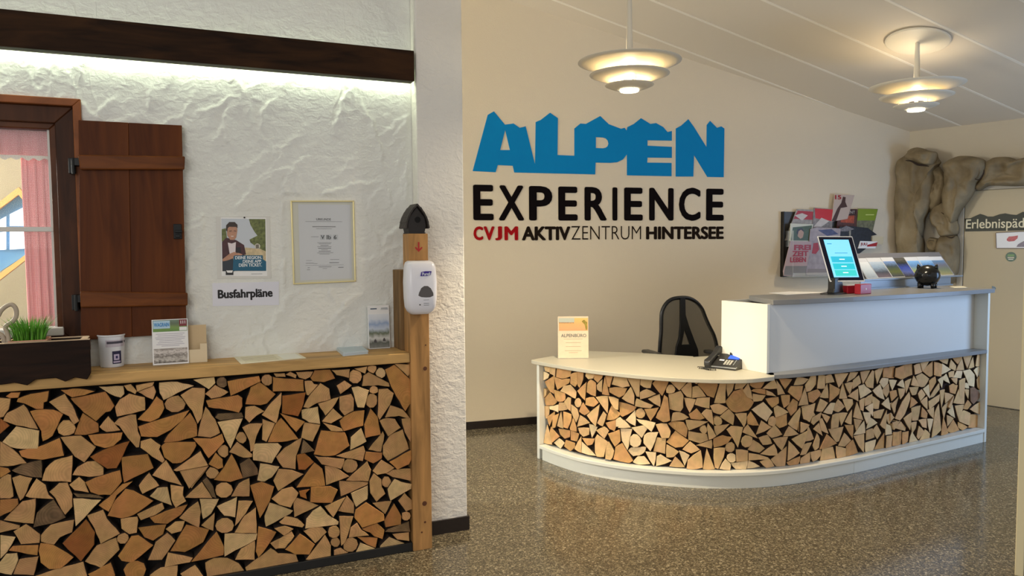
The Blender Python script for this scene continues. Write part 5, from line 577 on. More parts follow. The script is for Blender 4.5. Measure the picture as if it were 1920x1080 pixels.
cf = thing('framed_certificate', FL.p(*FL.px(606, 533, NW), NW), 'certificate in a thin gold frame hanging on the plaster wall', 'picture frame')
GOLD = mat('pale_gold_metal', (232, 216, 160), .28, metal=.85)
c0 = NW+.014; Q = FL.pxs([(545, 376), (664, 376), (667.5, 528), (550, 533.5)], c0)
cen = (sum(p[0] for p in Q)/4, sum(p[1] for p in Q)/4)
def inset(Q, d):
    out = []
    for p in Q: out.append((p[0]+(d if p[0] < cen[0] else -d), p[1]+(d if p[1] < cen[1] else -d)))
    return out
I = inset(Q, .007)
for i in range(4):
    j = (i+1) % 4; slab('frame_bar', FL, [Q[i], Q[j], I[j], I[i]], NW+.001, c0, GOLD, cf, bevel=.0012)
slab('mount_board', FL, inset(Q, .004), NW+.002, NW+.006, mat('cream_mount', (206, 204, 188), .6), cf)
slab('certificate_sheet', FL, FL.pxs([(559, 383), (657, 384), (660, 522), (563, 526)], NW+.006), NW+.006, NW+.007, mat('grey_sheet', (206, 207, 210), .6), cf)
slab('glass', FL, inset(Q, .005), NW+.0085, NW+.0095, mat('picture_glass', (235, 240, 242), .03, alpha=.08), cf)
R6 = lambda x, y: (535+x/6, 365+y/6)
textpx(FL, 'URKUNDE', *R6(347, 264), *R6(513, 291), NW+.007, INK, cf, bold=.01)
rows = []
for x0, x1, y, h in ((225, 640, 302, .8), (303, 566, 360, 2.0), (345, 524, 383, 1.0), (290, 375, 474, 1.0), (360, 520, 541, 1), (378, 510, 553, 1), (395, 486, 571, 1.4), (360, 520, 586, 1), (368, 515, 604, 1.8), (405, 478, 620, 1), (375, 510, 637, 1.6), (357, 540, 655, 1), (385, 500, 668, 1.1), (230, 320, 772, 1.2), (320, 362, 776, 1), (495, 603, 765, 1.8), (505, 608, 730, 1), (235, 300, 742, .8), (225, 655, 797, .6), (375, 520, 813, 1.3), (250, 277, 822, 1.2), (243, 278, 845, 1.2), (595, 655, 818, 1.8), (420, 470, 832, .8)):
    a, bb = FL.px(*R6(x0, y), NW+.007); a2 = FL.px(*R6(x1, y), NW+.007)[0]; rows.append((a, a2, bb, .0022*h))
bars(FL, rows, NW+.007, GREYINK, cf)
for x0, x1 in ((392, 447), (458, 520), (534, 592)):
    slab('printed_mark_box', FL, FL.pxs([R6(x0, 508), R6(x0, 450), R6(x1, 450), R6(x1, 508)], NW+.007), NW+.007, NW+.0074, mat('mark_box', (184, 186, 190), .6), cf)
textpx(FL, 'V', *R6(400, 455), *R6(440, 502), NW+.0075, INK, cf, bold=.03); textpx(FL, 'lb', *R6(464, 455), *R6(514, 502), NW+.0075, INK, cf, bold=.02); textpx(FL, '6', *R6(544, 455), *R6(576, 502), NW+.0075, INK, cf, bold=.03)

# ---- soap dispenser on the post
ds = thing('hand_disinfectant_dispenser', FL.p(*FL.px(789, 590, .25), .2), 'white wall dispenser for hand disinfectant mounted on the pine post', 'dispenser')
dcx = FL.px(789.5, 540, .25)[0]; dz0 = FL.px(790, 590, .26)[1]; dz1 = FL.px(790, 489, .26)[1]; H_ = dz1-dz0
def rrect(cx, z, w, d, r, cb):
    out = []; k = 5
    for sx, sy, a0 in ((1, 1, 0), (-1, 1, 90), (-1, -1, 180), (1, -1, 270)):
        for i in range(k+1):
            a = math.radians(a0+90*i/k); out.append(FL.p(cx+sx*(w/2-r)+r*math.cos(a), z, cb+d/2+sy*(d/2-r)+r*math.sin(a)))
    return out
rings = []
for t, w, d in ((0, .086, .062), (.015, .10, .075), (.06, .128, .088), (.14, .152, .10), (.3, .162, .106), (.6, .166, .106), (.85, .158, .10), (.93, .150, .093), (.975, .136, .082), (1, .110, .062)):
    rings.append(rrect(dcx, dz0+H_*t, w, d, min(w, d)*.30, PF+.002))
g = G(); g.loft(rings); g.build('housing', mat('dispenser_white', (236, 234, 240), .25), ds, smooth=True)
dn = PF+.108; d8 = lambda x, y: (740+x/4.5, 380+y/4.5)
slab('viewing_window', FL, FL.pxs([d8(*p) for p in ((200, 785), (205, 760), (225, 720), (250, 703), (280, 703), (305, 722), (326, 762), (327, 785), (300, 798), (265, 800), (225, 797))], dn), dn-.008, dn+.0012, mat('smoked_window', (86, 80, 78), .15), ds, bevel=.001)
slab('logo_plate', FL, FL.pxs([d8(*p) for p in ((218, 620), (226, 585), (262, 578), (311, 578), (303, 612), (270, 618))], dn), dn-.004, dn+.001, mat('purple_print', (58, 34, 140), .35), ds)
textpx(FL, 'Purell', *d8(232, 589), *d8(300, 613), dn+.001, WP, ds, bold=.02)
bars(FL, [(*[FL.px(740+x/4.5, 560, dn)[0] for x in (245, 290)], FL.px(780, 380+y/4.5, dn)[1], .0016) for y in (823, 852, 868)], dn-.001, GREYINK, ds, th=.002)
g = G(); g.lathe(FL.p(*FL.px(*d8(214, 862), dn), dn-.003), [(.003, 0), (.003, .004)], 12, ax=FL.w); g.build('indicator', INK, ds)
g = G(); zt_ = dz1-.004; g.loft([[FL.p(dcx+math.cos(a)*.036, zt_+.0045, PF+.045+math.sin(a)*.016) for a in [2*math.pi*i/20 for i in range(20)]], [FL.p(dcx+math.cos(a)*.034, zt_+.0055, PF+.045+math.sin(a)*.015) for a in [2*math.pi*i/20 for i in range(20)]]]); g.build('refill_slot', mat('dispenser_slot', (120, 104, 86), .4), ds)

# ---- birdhouse on the post
bt = FL.px(786, 438, PF)[1]; bcx = (px0+px1)/2-.004
bh = thing('birdhouse', FL.p(bcx, bt, PF-.055), 'small black birdhouse with shingled roof standing on the pine post', 'birdhouse')
BH = mat('black_stained_wood', (34, 27, 24), .6, bump=.3, bscale=50); BH2 = mat('black_shingle_wood', (46, 38, 33), .6, bump=.3, bscale=60, vary=.25)
g = G(); n0, n1 = PF-.11, PF-.008
F = [(bcx-.040, bt), (bcx+.040, bt), (bcx+.050, bt+.045), (bcx+.042, bt+.085), (bcx, bt+.138), (bcx-.042, bt+.085), (bcx-.050, bt+.045)]
g.prism(FL, F, n0, n1); g.build('body', BH, bh, bevel=.002)
g = G(); g.lathe(FL.p(bcx+.004, bt+.072, n1-.001), [(.016, 0), (.016, .002)], 20, ax=FL.w); g.build('entrance_hole', mat('dark_hole', (8, 6, 6), .9), bh)
prof = [(.062, .034), (.058, .062), (.049, .088), (.036, .112), (.020, .134), (.0, .152)]
for sgn in (-1, 1):
    for i in range(5):
        (xa, za), (xb, zb) = prof[i], prof[i+1]
        for c0_, c1_ in ((n0-.012, n0+.028), (n0+.029, n0+.07), (n0+.071, n1+.014)):
            g = G(); g.prism(FL, [(bcx+sgn*(xa+.004), bt+za-.004), (bcx+sgn*(xa-.004), bt+za-.008), (bcx+sgn*(xb-.006), bt+zb-.002), (bcx+sgn*max(xb, .001), bt+zb+.004)], c0_, c1_); g.build('shingle', BH2, bh, bevel=.001, seg=1)
slab('floor_board', FL, rect(bcx-.044, bcx+.044, bt+.0005, bt+.006), n0-.004, n1+.006, BH, bh)

# ---- things on the shelf
def onshelf(x, y): return FL.uv(onz(x, y, ZS))[:2] if 0 else (lambda q: (q[0], q[2]))(FL.uv(onz(x, y, ZS)))
# planter box
ptz = FL.px(168, 637, .205)[1]; pr = FL.px(168, 640, .205)[0]
pb = thing('planter_box', FL.p(pr-.35, ZS, .1), 'dark wooden planter box with a scalloped lower edge, left on the shelf', 'planter')
W0 = pr-.80
sc = []
xx = [FL.px(x, 700, .205)[0] for x in (170, 163, 140, 122, 104, 66, 50, 26, 0, -30)]
zz = [FL.px(x, y, .205)[1] for x, y in ((170, 700), (163, 712), (140, 708), (122, 716), (104, 709), (66, 712), (50, 723), (26, 718), (0, 722), (-30, 718))]
fr = [(W0, ptz), (W0, zz[-1])]+list(zip(xx[::-1], zz[::-1]))[0:]
fr = [(W0, zz[-1])]+list(zip(xx[::-1], zz[::-1]))+[(pr, FL.px(170, 690, .205)[1]), (pr, ptz), (W0, ptz)]
slab('front_board', FL, fr, .182, .204, BOXM, pb, bevel=.003)
RIM = mat('worn_rim_wood', (186, 160, 132), .7, bump=.3)
slab('worn_edge', FL, rect(W0, pr, ptz, ptz+.003), .181, .205, RIM, pb)
slab('back_board', FL, rect(W0, pr-.02, ZS, ptz-.005), .02, .036, BOXM, pb, bevel=.002)
slab('worn_edge', FL, rect(W0, pr-.02, ptz-.005, ptz-.001), .019, .037, RIM, pb)
slab('end_board', FL, rect(pr-.038, pr-.02, ZS, ptz-.005), .036, .182, BOXM, pb, bevel=.002)
slab('end_board', FL, rect(W0, W0+.018, ZS, ptz-.005), .036, .182, BOXM, pb, bevel=.002)
slab('worn_edge', FL, rect(pr-.042, pr-.016, ptz-.005, ptz-.001), .036, .182, RIM, pb)
slab('bottom_board', FL, rect(W0+.018, pr-.038, ZS+.0005, ZS+.012), .036, .182, BOXM, pb)
# grass pot
gcx = FL.px(56, 625, .11)[0]; gz = ZS+.012
gp = thing('potted_grass', FL.p(gcx, gz, .11), 'small pot of bright green artificial grass standing in the planter box', 'plant')
PINKP = mat('terracotta_pink_pot', (204, 150, 126), .6)
def sq(h, z): return [FL.p(gcx+x*h, z, .11+y*h*.9) for x, y in ((-1, -1), (1, -1), (1, 1), (-1, 1))]
zr = ptz-.001
g = G(); g.loft([sq(.052, gz+.001), sq(.064, zr-.012), sq(.070, zr-.012), sq(.072, zr+.008), sq(.065, zr+.008), sq(.062, zr-.01)]); g.build('pot', PINKP, gp, bevel=.003)
g = G(); r2 = random.Random(5)
for i in range(420):
    a, c = r2.uniform(-.05, .05), r2.uniform(-.045, .045); lean = (a*.9+r2.gauss(0, .012), c*.8+r2.gauss(0, .012)); h = r2.uniform(.075, .125); w = .0022
    P0 = FL.p(gcx+a, zr-.01, .11+c); th = r2.uniform(0, 3.14); sd = FL.u*math.cos(th)*w+FL.w*math.sin(th)*w; tp = P0+FL.u*lean[0]+FL.w*lean[1]+Z*h; md = P0+(FL.u*lean[0]+FL.w*lean[1])*.3+Z*h*.6
    g.add([P0-sd, P0+sd, md+sd*.8, md-sd*.8, tp], [[0, 1, 2, 3], [3, 2, 4]])
g.build('grass_blades', mat('grass_green', (96, 158, 46), .5, var=.35, vscale=30), gp, kind='stuff', fixn=False)
# carved heart-shaped wooden ornament
hw = thing('heart_ornament', FL.p(FL.px(14, 640, .15)[0], gz, .15), 'pale grey wooden heart-shaped loop ornament standing left of the grass pot', 'ornament')
O6 = (0, 480); S6 = 4.156
right = [(62, 690), (66, 640), (55, 590), (42, 560), (55, 538), (92, 515), (122, 478), (128, 432), (110, 390), (80, 378), (40, 396), (5, 430), (-25, 470)]
left = [(-112-x, y) for x, y in right[4:-1]][::-1]
P = [FL.p(*FL.px(O6[0]+x/S6, O6[1]+y/S6, .15), .15) for x, y in right+left+[(-90, 560), (-20, 600), (20, 625), (40, 690)]]
def crom(P, n=4):
    Q = [2*P[0]-P[1]]+P+[2*P[-1]-P[-2]]; o = []
    for i in range(1, len(Q)-2):
        for k in range(n):
            t = k/n; a, b, c, d = Q[i-1:i+3]; o.append(.5*((2*b)+(-a+c)*t+(2*a-5*b+4*c-d)*t*t+(-a+3*b-3*c+d)*t**3))
    return o+[P[-1]]
GW = mat('grey_washed_wood', (176, 160, 140), .6, var=.12, vscale=12)
g = G(); g.tube(crom(P), .0095, 8); g.build('loop', GW, hw, smooth=True)
slab('foot', FL, rect(gcx-.19, gcx-.075, gz+.0005, gz+.012), .12, .175, GW, hw, bevel=.002)

# bucket
s_, n_ = onshelf(209, 690); bl = FL.p(s_, ZS, n_-.055)
rs = (bl-CAMP).dot(FWD)/CF
bk = thing('white_bucket', bl, 'white enamel bucket with two labels on the shelf under the shutter', 'bucket')
Rt, Rb, Hb = 22.4*rs, 20*rs, FL.px(209, 628, n_-.055)[1]-ZS+.001
ENA = mat('white_enamel', (226, 228, 234), .25)
g = G(); g.lathe(bl, [(Rb-.002, .0005), (Rb, .004), (Rt-.001, Hb-.008), (Rt+.001, Hb), (Rt-.003, Hb), (Rt-.004, Hb-.01), (Rb-.004, .008), (.0001, .008)], 48, cap=False); g.build('pail', ENA, bk)
g = G(); g.lathe(bl, [(Rt-.002, Hb-.004), (Rt+.002, Hb-.004), (Rt+.0035, Hb-.001), (Rt+.002, Hb+.002), (Rt-.001, Hb+.003), (Rt-.003, Hb), (Rt-.002, Hb-.004)], 48, cap=False); g.build('rolled_rim', ENA, bk)
def wrap(name, x0, x1, y0, y1, m, k=0):
    # label following the curve of the pail
    d0 = (CAMP-bl); base = math.atan2(d0.y, d0.x); g = G(); n = 8; vs = []
    z0, z1 = (FL.px(209, y, n_)[1]-ZS for y in (y1, y0))
    for j, zz_ in ((0, z0), (1, z1)):
        R = Rb+(Rt-Rb)*zz_/Hb+.0006+k*.0003
        for i in range(n+1):
            x = x0+(x1-x0)*i/n; s = max(-.99, min(.99, (x-209)*rs/R)); a = base+math.asin(s); vs.append(bl+V(math.cos(a), math.sin(a), 0)*R+Z*zz_)
    g.add(vs, [[i, i+1, n+2+i, n+1+i] for i in range(n)]); return g.build(name, m, bk)
wrap('upper_label', 199, 232, 638, 651, mat('label_lilac', (198, 190, 202), .5)); wrap('label_text', 201, 231, 640.5, 645, mat('label_text_grey', (70, 66, 80), .5), 1)
wrap('lower_label', 209.5, 224, 659, 683, mat('label_navy', (34, 30, 70), .5)); wrap('label_emblem', 212, 221, 665, 676, mat('label_emblem', (198, 186, 214), .5), 1); wrap('label_emblem_core', 215, 218.5, 668, 673, mat('label_navy2', (50, 44, 96), .5), 2); wrap('label_text', 211, 222.5, 678, 681, MATS['label_emblem'], 1)

def card(name, label, cat, xl, xr, yb, yt, zb, th, m, F=FL, lean=.10, group=None):
    """upright card standing on a surface: returns thing, frame of its face and size"""
    P = onz(xl, yb, zb); s0, _, n0 = F.uv(P)
    if F is FL and n0 < NW+.045: n0 = NW+.045; s0 = F.px(xl, yb, n0)[0]
    s1 = F.px(xr, yb, n0)[0]; z1 = F.px(xl, yt, n0)[1]
    t = thing(name, F.p((s0+s1)/2, zb, n0), label, cat, group)
    vv = (F.v-F.w*lean).normalized(); ff = Fr(F.p(s0, zb+.001, n0), F.u, vv, F.u.cross(vv))
    h = (z1-zb)/vv.z; w = s1-s0
    return t, ff, w, h
t, f, w, h = card('leaflet_stand', 'clear stand with a town flyer showing a green meadow photo', 'leaflet stand', 287, 354.5, 686, 601, ZS, .002, PAPER)
slab('acrylic_holder', f, rect(-.001, w+.001, 0, h), -.003, -.0015, ACRYL, t); slab('holder_foot', f, rect(0, w, 0, .002), -.05, -.003, ACRYL, t)
slab('flyer', f, rect(0, w, .001, h), -.0012, -.0004, PAPER, t)
slab('printed_photo', f, rect(.004, w-.003, h*.73, h*.985), -.0004, 0, ramp_mat('print_meadow', [(96, 140, 56), (120, 150, 70), (92, 106, 80), (110, 130, 110)], 5), t)
slab('printed_block', f, rect(.006, w*.5, h*.80, h*.97), 0, .0004, mat('print_pale_blue', (176, 206, 226), .4), t)
text(f, 'WAGRAIN', .009, w*.48, h*.84, h*.93, .0004, mat('print_blue', (40, 132, 196), .4), t, bold=.03)
slab('printed_badge', f, rect(w*.76, w*.97, h*.84, h*.985), 0, .0004, mat('print_maroon', (124, 32, 40), .4), t); text(f, '111', w*.80, w*.93, h*.89, h*.96, .0004, WP, t, bold=.02)
slab('printed_badge', f, rect(w*.76, w*.97, h*.74, h*.82), 0, .0004, PAPER, t)
bars(f, [(w*(.5-k/2), w*(.5+k/2), h*y, .0022) for y, k in ((.68, .8), (.64, .7), (.60, .84), (.565, .8), (.53, .62), (.49, .7), (.45, .78), (.415, .5))], -.0004, mat('print_lines', (168, 160, 176), .5), t)
slab('printed_photo', f, rect(.005, w-.005, h*.04, h*.36), -.0004, 0, ramp_mat('print_grey_photo', [(96, 88, 80), (200, 194, 186), (120, 112, 104), (214, 206, 200), (150, 140, 132)], 9, dist=.8), t)
KR = mat('brown_cardboard', (206, 180, 140), .7)
t, f, w, h = card('cardboard_stand', 'plain brown cardboard leaflet holder beside the meadow flyer', 'leaflet holder', 355, 389, 681, 611, ZS, .002, KR, lean=.08)
slab('back_card', f, rect(-.012, w, 0, h), -.03, -.028, KR, t); slab('front_pocket', f, [(-.012, 0), (w, 0), (w, h*.50), (w*.62, h*.50), (w*.62, h*.35), (-.012, h*.35)], -.002, 0, mat('pale_cardboard', (222, 204, 170), .7), t)
slab('side_wall', f, rect(w-.002, w, 0, h*.52), -.028, -.002, KR, t); slab('bottom_card', f, rect(-.012, w, 0, .002), -.028, -.002, KR, t)
FSH = Fr((0, 0, ZS), (1, 0, 0), (0, 1, 0), Z)
t = thing('flat_leaflet', onz(505, 674, ZS), 'cream printed sheet lying flat on the middle of the shelf', 'paper')
q = [tuple(onz(x, y, ZS)[:2]) for x, y in ((452, 683), (574, 672), (556, 661.5), (438, 670))]
slab('sheet', FSH, q, .0005, .0025, mat('cream_paper', (232, 224, 200), .6), t)
def qd(q, u, v): a = [q[0][i]+(q[1][i]-q[0][i])*u for i in (0, 1)]; b = [q[3][i]+(q[2][i]-q[3][i])*u for i in (0, 1)]; return tuple(a[i]+(b[i]-a[i])*v for i in (0, 1))
g = G()
for v0 in (.15, .3, .45, .6, .75): g.prism(FSH, [qd(q, .08, v0), qd(q, .6, v0), qd(q, .6, v0+.05), qd(q, .08, v0+.05)], .0025, .0028)
g.build('text_lines', mat('print_tan', (196, 184, 150), .6), t)
g = G(); g.prism(FSH, [qd(q, .66, .1), qd(q, .95, .1), qd(q, .95, .85), qd(q, .66, .85)], .0025, .0029); g.build('printed_panel', mat('print_white', (240, 238, 228), .5), t)
lb = [tuple(onz(x, y, ZS)[:2]) for x, y in ((643, 668), (690, 663.5), (675, 652.5), (629, 656))]
for i in range(5):
    z0 = .0005+i*.0035; jx, jy = rnd.uniform(-.003, .003), rnd.uniform(-.003, .003)
    t = slab('leaflet', FSH, [(a+jx, b_+jy) for a, b_ in lb], z0, z0+.003, ramp_mat('print_leaflet_blue', [(196, 208, 214), (214, 220, 222), (186, 202, 212)], 6) if i == 4 else mat('leaflet_pale', (206, 216, 220), .5, vary=.06),
             label='pale blue folded leaflet in the small flat stack on the shelf', cat='leaflet', group='pale blue leaflets in the flat stack')
t, f, w, h = card('brochure_stand', 'clear stand holding white mountain landscape brochures by the pine post', 'leaflet stand', 692, 732, 654, 574, ZS, .002, PAPER, lean=.06)
slab('acrylic_holder', f, rect(-.002, w+.002, 0, h*.96), -.028, -.026, ACRYL, t); slab('holder_foot', f, rect(0, w, 0, .002), -.026, .0, ACRYL, t)
slab('brochure', f, rect(0, w, .002, h), -.012, -.001, PAPER, t, bevel=.001)
slab('printed_photo', f, rect(.003, w-.003, .006, h*.80), -.001, 0, ramp_mat('print_mountain', [(130, 132, 128), (92, 96, 88), (206, 206, 202), (100, 110, 84), (196, 206, 222), (150, 170, 204), (214, 220, 230), (226, 230, 236)], 5, dist=.18), t)
bars(f, [(w*.12, w*.42, h*.925, .006), (w*.62, w*.93, h*.93, .003), (w*.60, w*.95, h*.905, .002)], -.001, mat('print_slate', (70, 90, 110), .5), t)
g = G()
for a_, b_ in ((.3, .18), (.72, .2)): 
    slab('printed_figure', f, [(w*a_-.008, h*b_-.006), (w*a_+.009, h*b_-.008), (w*a_+.006, h*b_+.006), (w*a_, h*b_+.012), (w*a_-.006, h*b_+.004)], 0, .0004, mat('print_dark_grey', (70, 68, 70), .5), t)
# ================================================================ WALL LETTERING
R5 = (870, 190); S5 = 3.7235
P5 = lambda pts: FB.pxs(pts, 0, R5, S5)
BLUE = mat('vinyl_blue', (0, 128, 190), .7, spec=.15); VBLK = mat('vinyl_black', (12, 5, 6), .8, spec=.1); VRED = mat('vinyl_red', (160, 14, 20), .7, spec=.1); VDK = mat('vinyl_dark_brown', (30, 20, 13), .8, spec=.1)
al = thing('wall_lettering', FB.p(2.9, 2.25, 0), 'big blue word with a mountain-ridge top edge on the back wall', 'lettering')
holes('letter_group', FB, P5([(60, 487), (165, 95), (208, 70), (285, 163), (345, 155), (388, 185), (430, 175), (495, 440), (500, 145), (535, 130), (600, 80), (655, 118), (652, 375), (770, 380), (770, 190), (812, 155), (850, 158), (950, 103), (1010, 160), (1095, 192), (1120, 185), (1135, 205), (1140, 180), (1185, 158), (1235, 118), (1300, 158), (1340, 152), (1390, 180), (1420, 215), (1450, 207), (1450, 275), (1280, 272), (1280, 310), (1450, 318), (1450, 395), (1280, 393), (1278, 428), (1448, 430), (1448, 523), (1137, 517), (1137, 370), (1110, 405), (1070, 425), (1020, 430), (918, 428), (915, 510), (350, 497), (340, 450), (235, 445), (220, 495)]),
      [P5([(287, 200), (252, 340), (320, 340)]), P5([(920, 250), (970, 253), (990, 260), (1003, 275), (1008, 295), (1002, 313), (990, 323), (970, 328), (920, 326)])], .0005, .004, BLUE, al)
holes('letter', FB, P5([(1477, 525), (1478, 190), (1515, 170), (1565, 125), (1605, 180), (1692, 320), (1694, 165), (1717, 137), (1765, 185), (1795, 175), (1817, 190), (1812, 530), (1698, 528), (1605, 375), (1600, 525)]), [], .0005, .004, BLUE, al)
ex = thing('wall_lettering', FB.p(2.9, 1.83, 0), 'black capital word beneath the big blue word on the back wall', 'lettering')
for ch, x0, x1, y0, y1 in (('E', 62, 207, 578, 834), ('X', 240, 420, 582, 836), ('P', 452, 617, 587, 836), ('E', 657, 793, 591, 836), ('R', 840, 997, 594, 836), ('I', 1035, 1070, 597, 836), ('E', 1117, 1247, 598, 836), ('N', 1292, 1462, 600, 836), ('C', 1500, 1650, 598, 838), ('E', 1690, 1812, 606, 836)):
    textpx(FB, ch, 870+x0/S5, 190+y0/S5, 870+x1/S5, 190+y1/S5, .0005, VBLK, ex, name='letter', bold=.034, th=.003)
tl = thing('wall_lettering', FB.p(2.9, 1.66, 0), 'small red and dark tagline under the black word on the back wall', 'lettering')
for wd, x0, x1, m, bo in (('C', 65, 134, VRED, .05), ('V', 136, 214, VRED, .05), ('J', 216, 266, VRED, .05), ('M', 281, 378, VRED, .045), ('AKTIV', 403, 742, VDK, .05), ('ZENTRUM', 748, 1235, VDK, -.012), ('HINTERSEE', 1270, 1812, VDK, .05)):
    textpx(FB, wd, 870+x0/S5, 190+871/S5, 870+x1/S5, 190+(972 if x0 < 700 else 964)/S5, .0005, m, tl, name='word', bold=bo, th=.003)

# ================================================================ RECEPTION DESK
BASE = [(1.862, 5.262), (1.93, 5.03), (2.042, 4.788), (2.247, 4.545), (2.481, 4.368), (2.69, 4.252), (2.924, 4.178), (3.13, 4.152), (3.336, 4.156), (3.65, 4.19), (3.963, 4.24), (4.427, 4.338), (4.93, 4.443), (5.41, 4.545)]
BC = crom([V(x, y, 0) for x, y in BASE], 8)
arc = [0]
for i in range(1, len(BC)): arc.append(arc[-1]+(BC[i]-BC[i-1]).length)
def cdir(i): return (BC[min(i+1, len(BC)-1)]-BC[max(i-1, 0)]).normalized()
def inn(i): t = cdir(i); return V(-t.y, t.x, 0)
def curve_at(s, d):
    s = min(max(s, 0), arc[-1])
    i = 0
    while i < len(arc)-2 and arc[i+1] < s: i += 1
    t = (s-arc[i])/(arc[i+1]-arc[i]); p = BC[i].lerp(BC[i+1], t); n = inn(i).lerp(inn(i+1), t).normalized(); return p+n*d, n
def band(name, s0, s1, d0, d1, z0, z1, m, par, **k):
    n = max(2, int((s1-s0)/.06)); R = []
    for j in range(n+1):
        s = s0+(s1-s0)*j/n; a, _ = curve_at(s, d0); b, _ = curve_at(s, d1)
        R.append([a+Z*z0, b+Z*z0, b+Z*z1, a+Z*z1])
    g = G(); g.loft(R); return g.build(name, m, par, **k)
dk = thing('reception_desk', (3.4, 4.7, 0), 'curved white reception desk clad in split log ends, lower left and raised right', 'reception desk')
AE = arc[-1]
band('plinth', .03, 2.52, .0, .02, 0, .088, DESKW, dk); band('plinth', 2.523, AE-.005, .0, .02, 0, .088, DESKW, dk)
band('ledge', .02, AE-.005, -.022, .10, .088, .113, DESKW, dk, bevel=.003)
band('backing_panel', .03, AE-.005, .075, .10, .113, .716, BACKB, dk)
s_g = 0
for i, p in enumerate(BC):
    if p.x > 3.06: s_g = arc[i]; break
band('grey_ledge', s_g, AE-.004, -.012, .13, .724, .752, DESKG, dk, bevel=.003)
# desktop outline
ZD = .752
front = [(1.815, 5.315), *[tuple(onz(x, y, ZD)[:2]) for x, y in ((1000, 676), (1030, 681.5), (1060, 686.5), (1100, 692.5), (1150, 698.5), (1200, 703.5), (1250, 707.5), (1300, 710), (1350, 711.5), (1400, 711), (1430, 708.5), (1452, 706))]]
fp = [V(a, b, 0) for a, b in front]; fp = crom(fp, 3)
back = [tuple(onz(x, y, ZD)[:2]) for x, y in ((1452, 700),)]+[(3.20, 4.45), (3.55, 5.05), (3.30, 5.02), (3.03, 5.02)]+[tuple(onz(x, y, ZD)[:2]) for x, y in ((1300, 668), (1260, 665.5), (1215, 662.5), (1160, 660), (1090, 657.5))]
slab('desktop', FH, [(p.x, p.y) for p in fp]+back, ZD-.027, ZD, DESKT, dk, bevel=.003)
# side panels
i0 = inn(0); t0 = cdir(0)
FP0 = Fr(BC[0]-t0*.03+i0*-.0, i0, Z, t0)
g = G(); g.box(FP0, -.005, .62, 0, ZD-.027, 0, .032); g.build('side_panel', DESKW, dk, bevel=.002)
iN = inn(len(BC)-1); tN = cdir(len(BC)-1); FPN = Fr(BC[-1], iN, Z, tN)
ZU = 1.215; ZT = 1.243
g = G(); g.box(FPN, -.008, .60, 0, ZU, -.004, .026); g.build('side_panel', DESKW, dk, bevel=.002)
# raised part: front panel, box end, top
sN = FD.uv(BC[-1])[0]
slab('front_panel', FD, rect(.012, sN-.01, .752, ZU), -.03, -.008, PANELW, dk)
slab('box_end', FD, rect(-.012, .012, .752, ZU), -.42, .004, DESKW, dk, bevel=.002)
slab('back_panel', FD, rect(.012, sN-.01, .752, ZU), -.42, -.40, PANELW, dk)
tq = [tuple(onz(x, y, ZT)[:2]) for x, y in ((1405, 555), (1449.5, 562.5), (1500, 561), (1600, 556.5), (1700, 551.5), (1800, 545.5), (1866, 541))]
e = V(*tq[-1], 0); b1_ = e+V(-math.sin(aD), math.cos(aD), 0)*.44; a_ = V(*tq[0], 0)
slab('counter_top', FH, tq+[(b1_.x, b1_.y), (a_.x+.04, a_.y+.06)], ZT-.034, ZT, DESKG, dk, bevel=.003)
# logs
rnd = random.Random(11); items = []
for k, q in parse_logs(LOGS_D):
    ar_ = abs(sum(q[i][0]*q[(i+1) % len(q)][1]-q[(i+1) % len(q)][0]*q[i][1] for i in range(len(q)))/2); items.append((ar_, k, q))
items.sort(key=lambda t: -t[0]); extra = G()
for n_i, (ar_, k, q) in enumerate(items):
    q = [(a, min(max(b, .114), .722)) for a, b in q]
    sc_ = sum(a for a, b in q)/len(q); P = []
    for a, b in q:
        p, n = curve_at(a, .035); P.append(p+Z*b)
    out = -curve_at(sc_, 0)[1]
    if n_i < 298: log_mesh(P, out, .048, LOGD[k.lower()], 'log', dk, rnd)
    else:
        m_ = len(P); extra.add(P+[p-out*.048 for p in P], [list(range(m_))]+[[i, m_+i, m_+(i+1) % m_, (i+1) % m_] for i in range(m_)])
extra.build('small_logs', LOGD['b'], dk, kind='stuff')

# ================================================================ THINGS ON THE DESK
FE = Fr((0, 0, 0), (1, 0, 0), Z, (0, -1, 0))
t, f, w, h = card('table_display', 'cream printed counter display standing on the left of the low desktop', 'counter display', 1046.5, 1103.5, 672.5, 594, ZD, .003, PAPER, F=Fr((0, 0, 0), (.95, -.31, 0), Z, (-.31, -.95, 0)), lean=.05)
slab('acrylic_holder', f, rect(-.001, w+.001, 0, h), -.006, -.004, ACRYL, t); slab('holder_foot', f, rect(0, w, 0, .003), -.07, .0, ACRYL, t)
slab('printed_sheet', f, rect(0, w, .003, h), -.003, -.001, mat('cream_print', (222, 204, 176), .5, var=.04, vscale=20), t)
slab('printed_photo', f, rect(.008, w-.003, h*.66, h*.96), -.001, 0, ramp_mat('print_yellow', [(226, 160, 112), (226, 170, 112), (228, 190, 110)], 5), t)
slab('printed_block', f, rect(.006, w*.54, h*.86, h*.96), 0, .0005, mat('print_dull_blue', (186, 190, 176), .5), t)
text(f, 'EXPERIENCE', .008, w*.53, h*.835, h*.86, .0006, mat('print_dim', (120, 104, 96), .5), t)
slab('printed_flower', f, [(w*.78, h*.88), (w*.86, h*.92), (w*.96, h*.86), (w*.97, h*.70), (w*.92, h*.66), (w*.88, h*.8)], 0, .0006, mat('print_moss', (150, 132, 48), .5, var=.4, vscale=80), t)
text(f, 'ALPENBÜRO', w*.1, w*.93, h*.505, h*.60, .0002, mat('print_greyblue', (116, 116, 112), .5), t, bold=.01)
bars(f, [(w*(.5-k/2), w*(.5+k/2), h*y, .004) for y, k in ((.46, .62), (.375, .5), (.285, .5), (.185, .55), (.14, .3))], -.001, mat('print_line_tan', (190, 166, 140), .5), t)

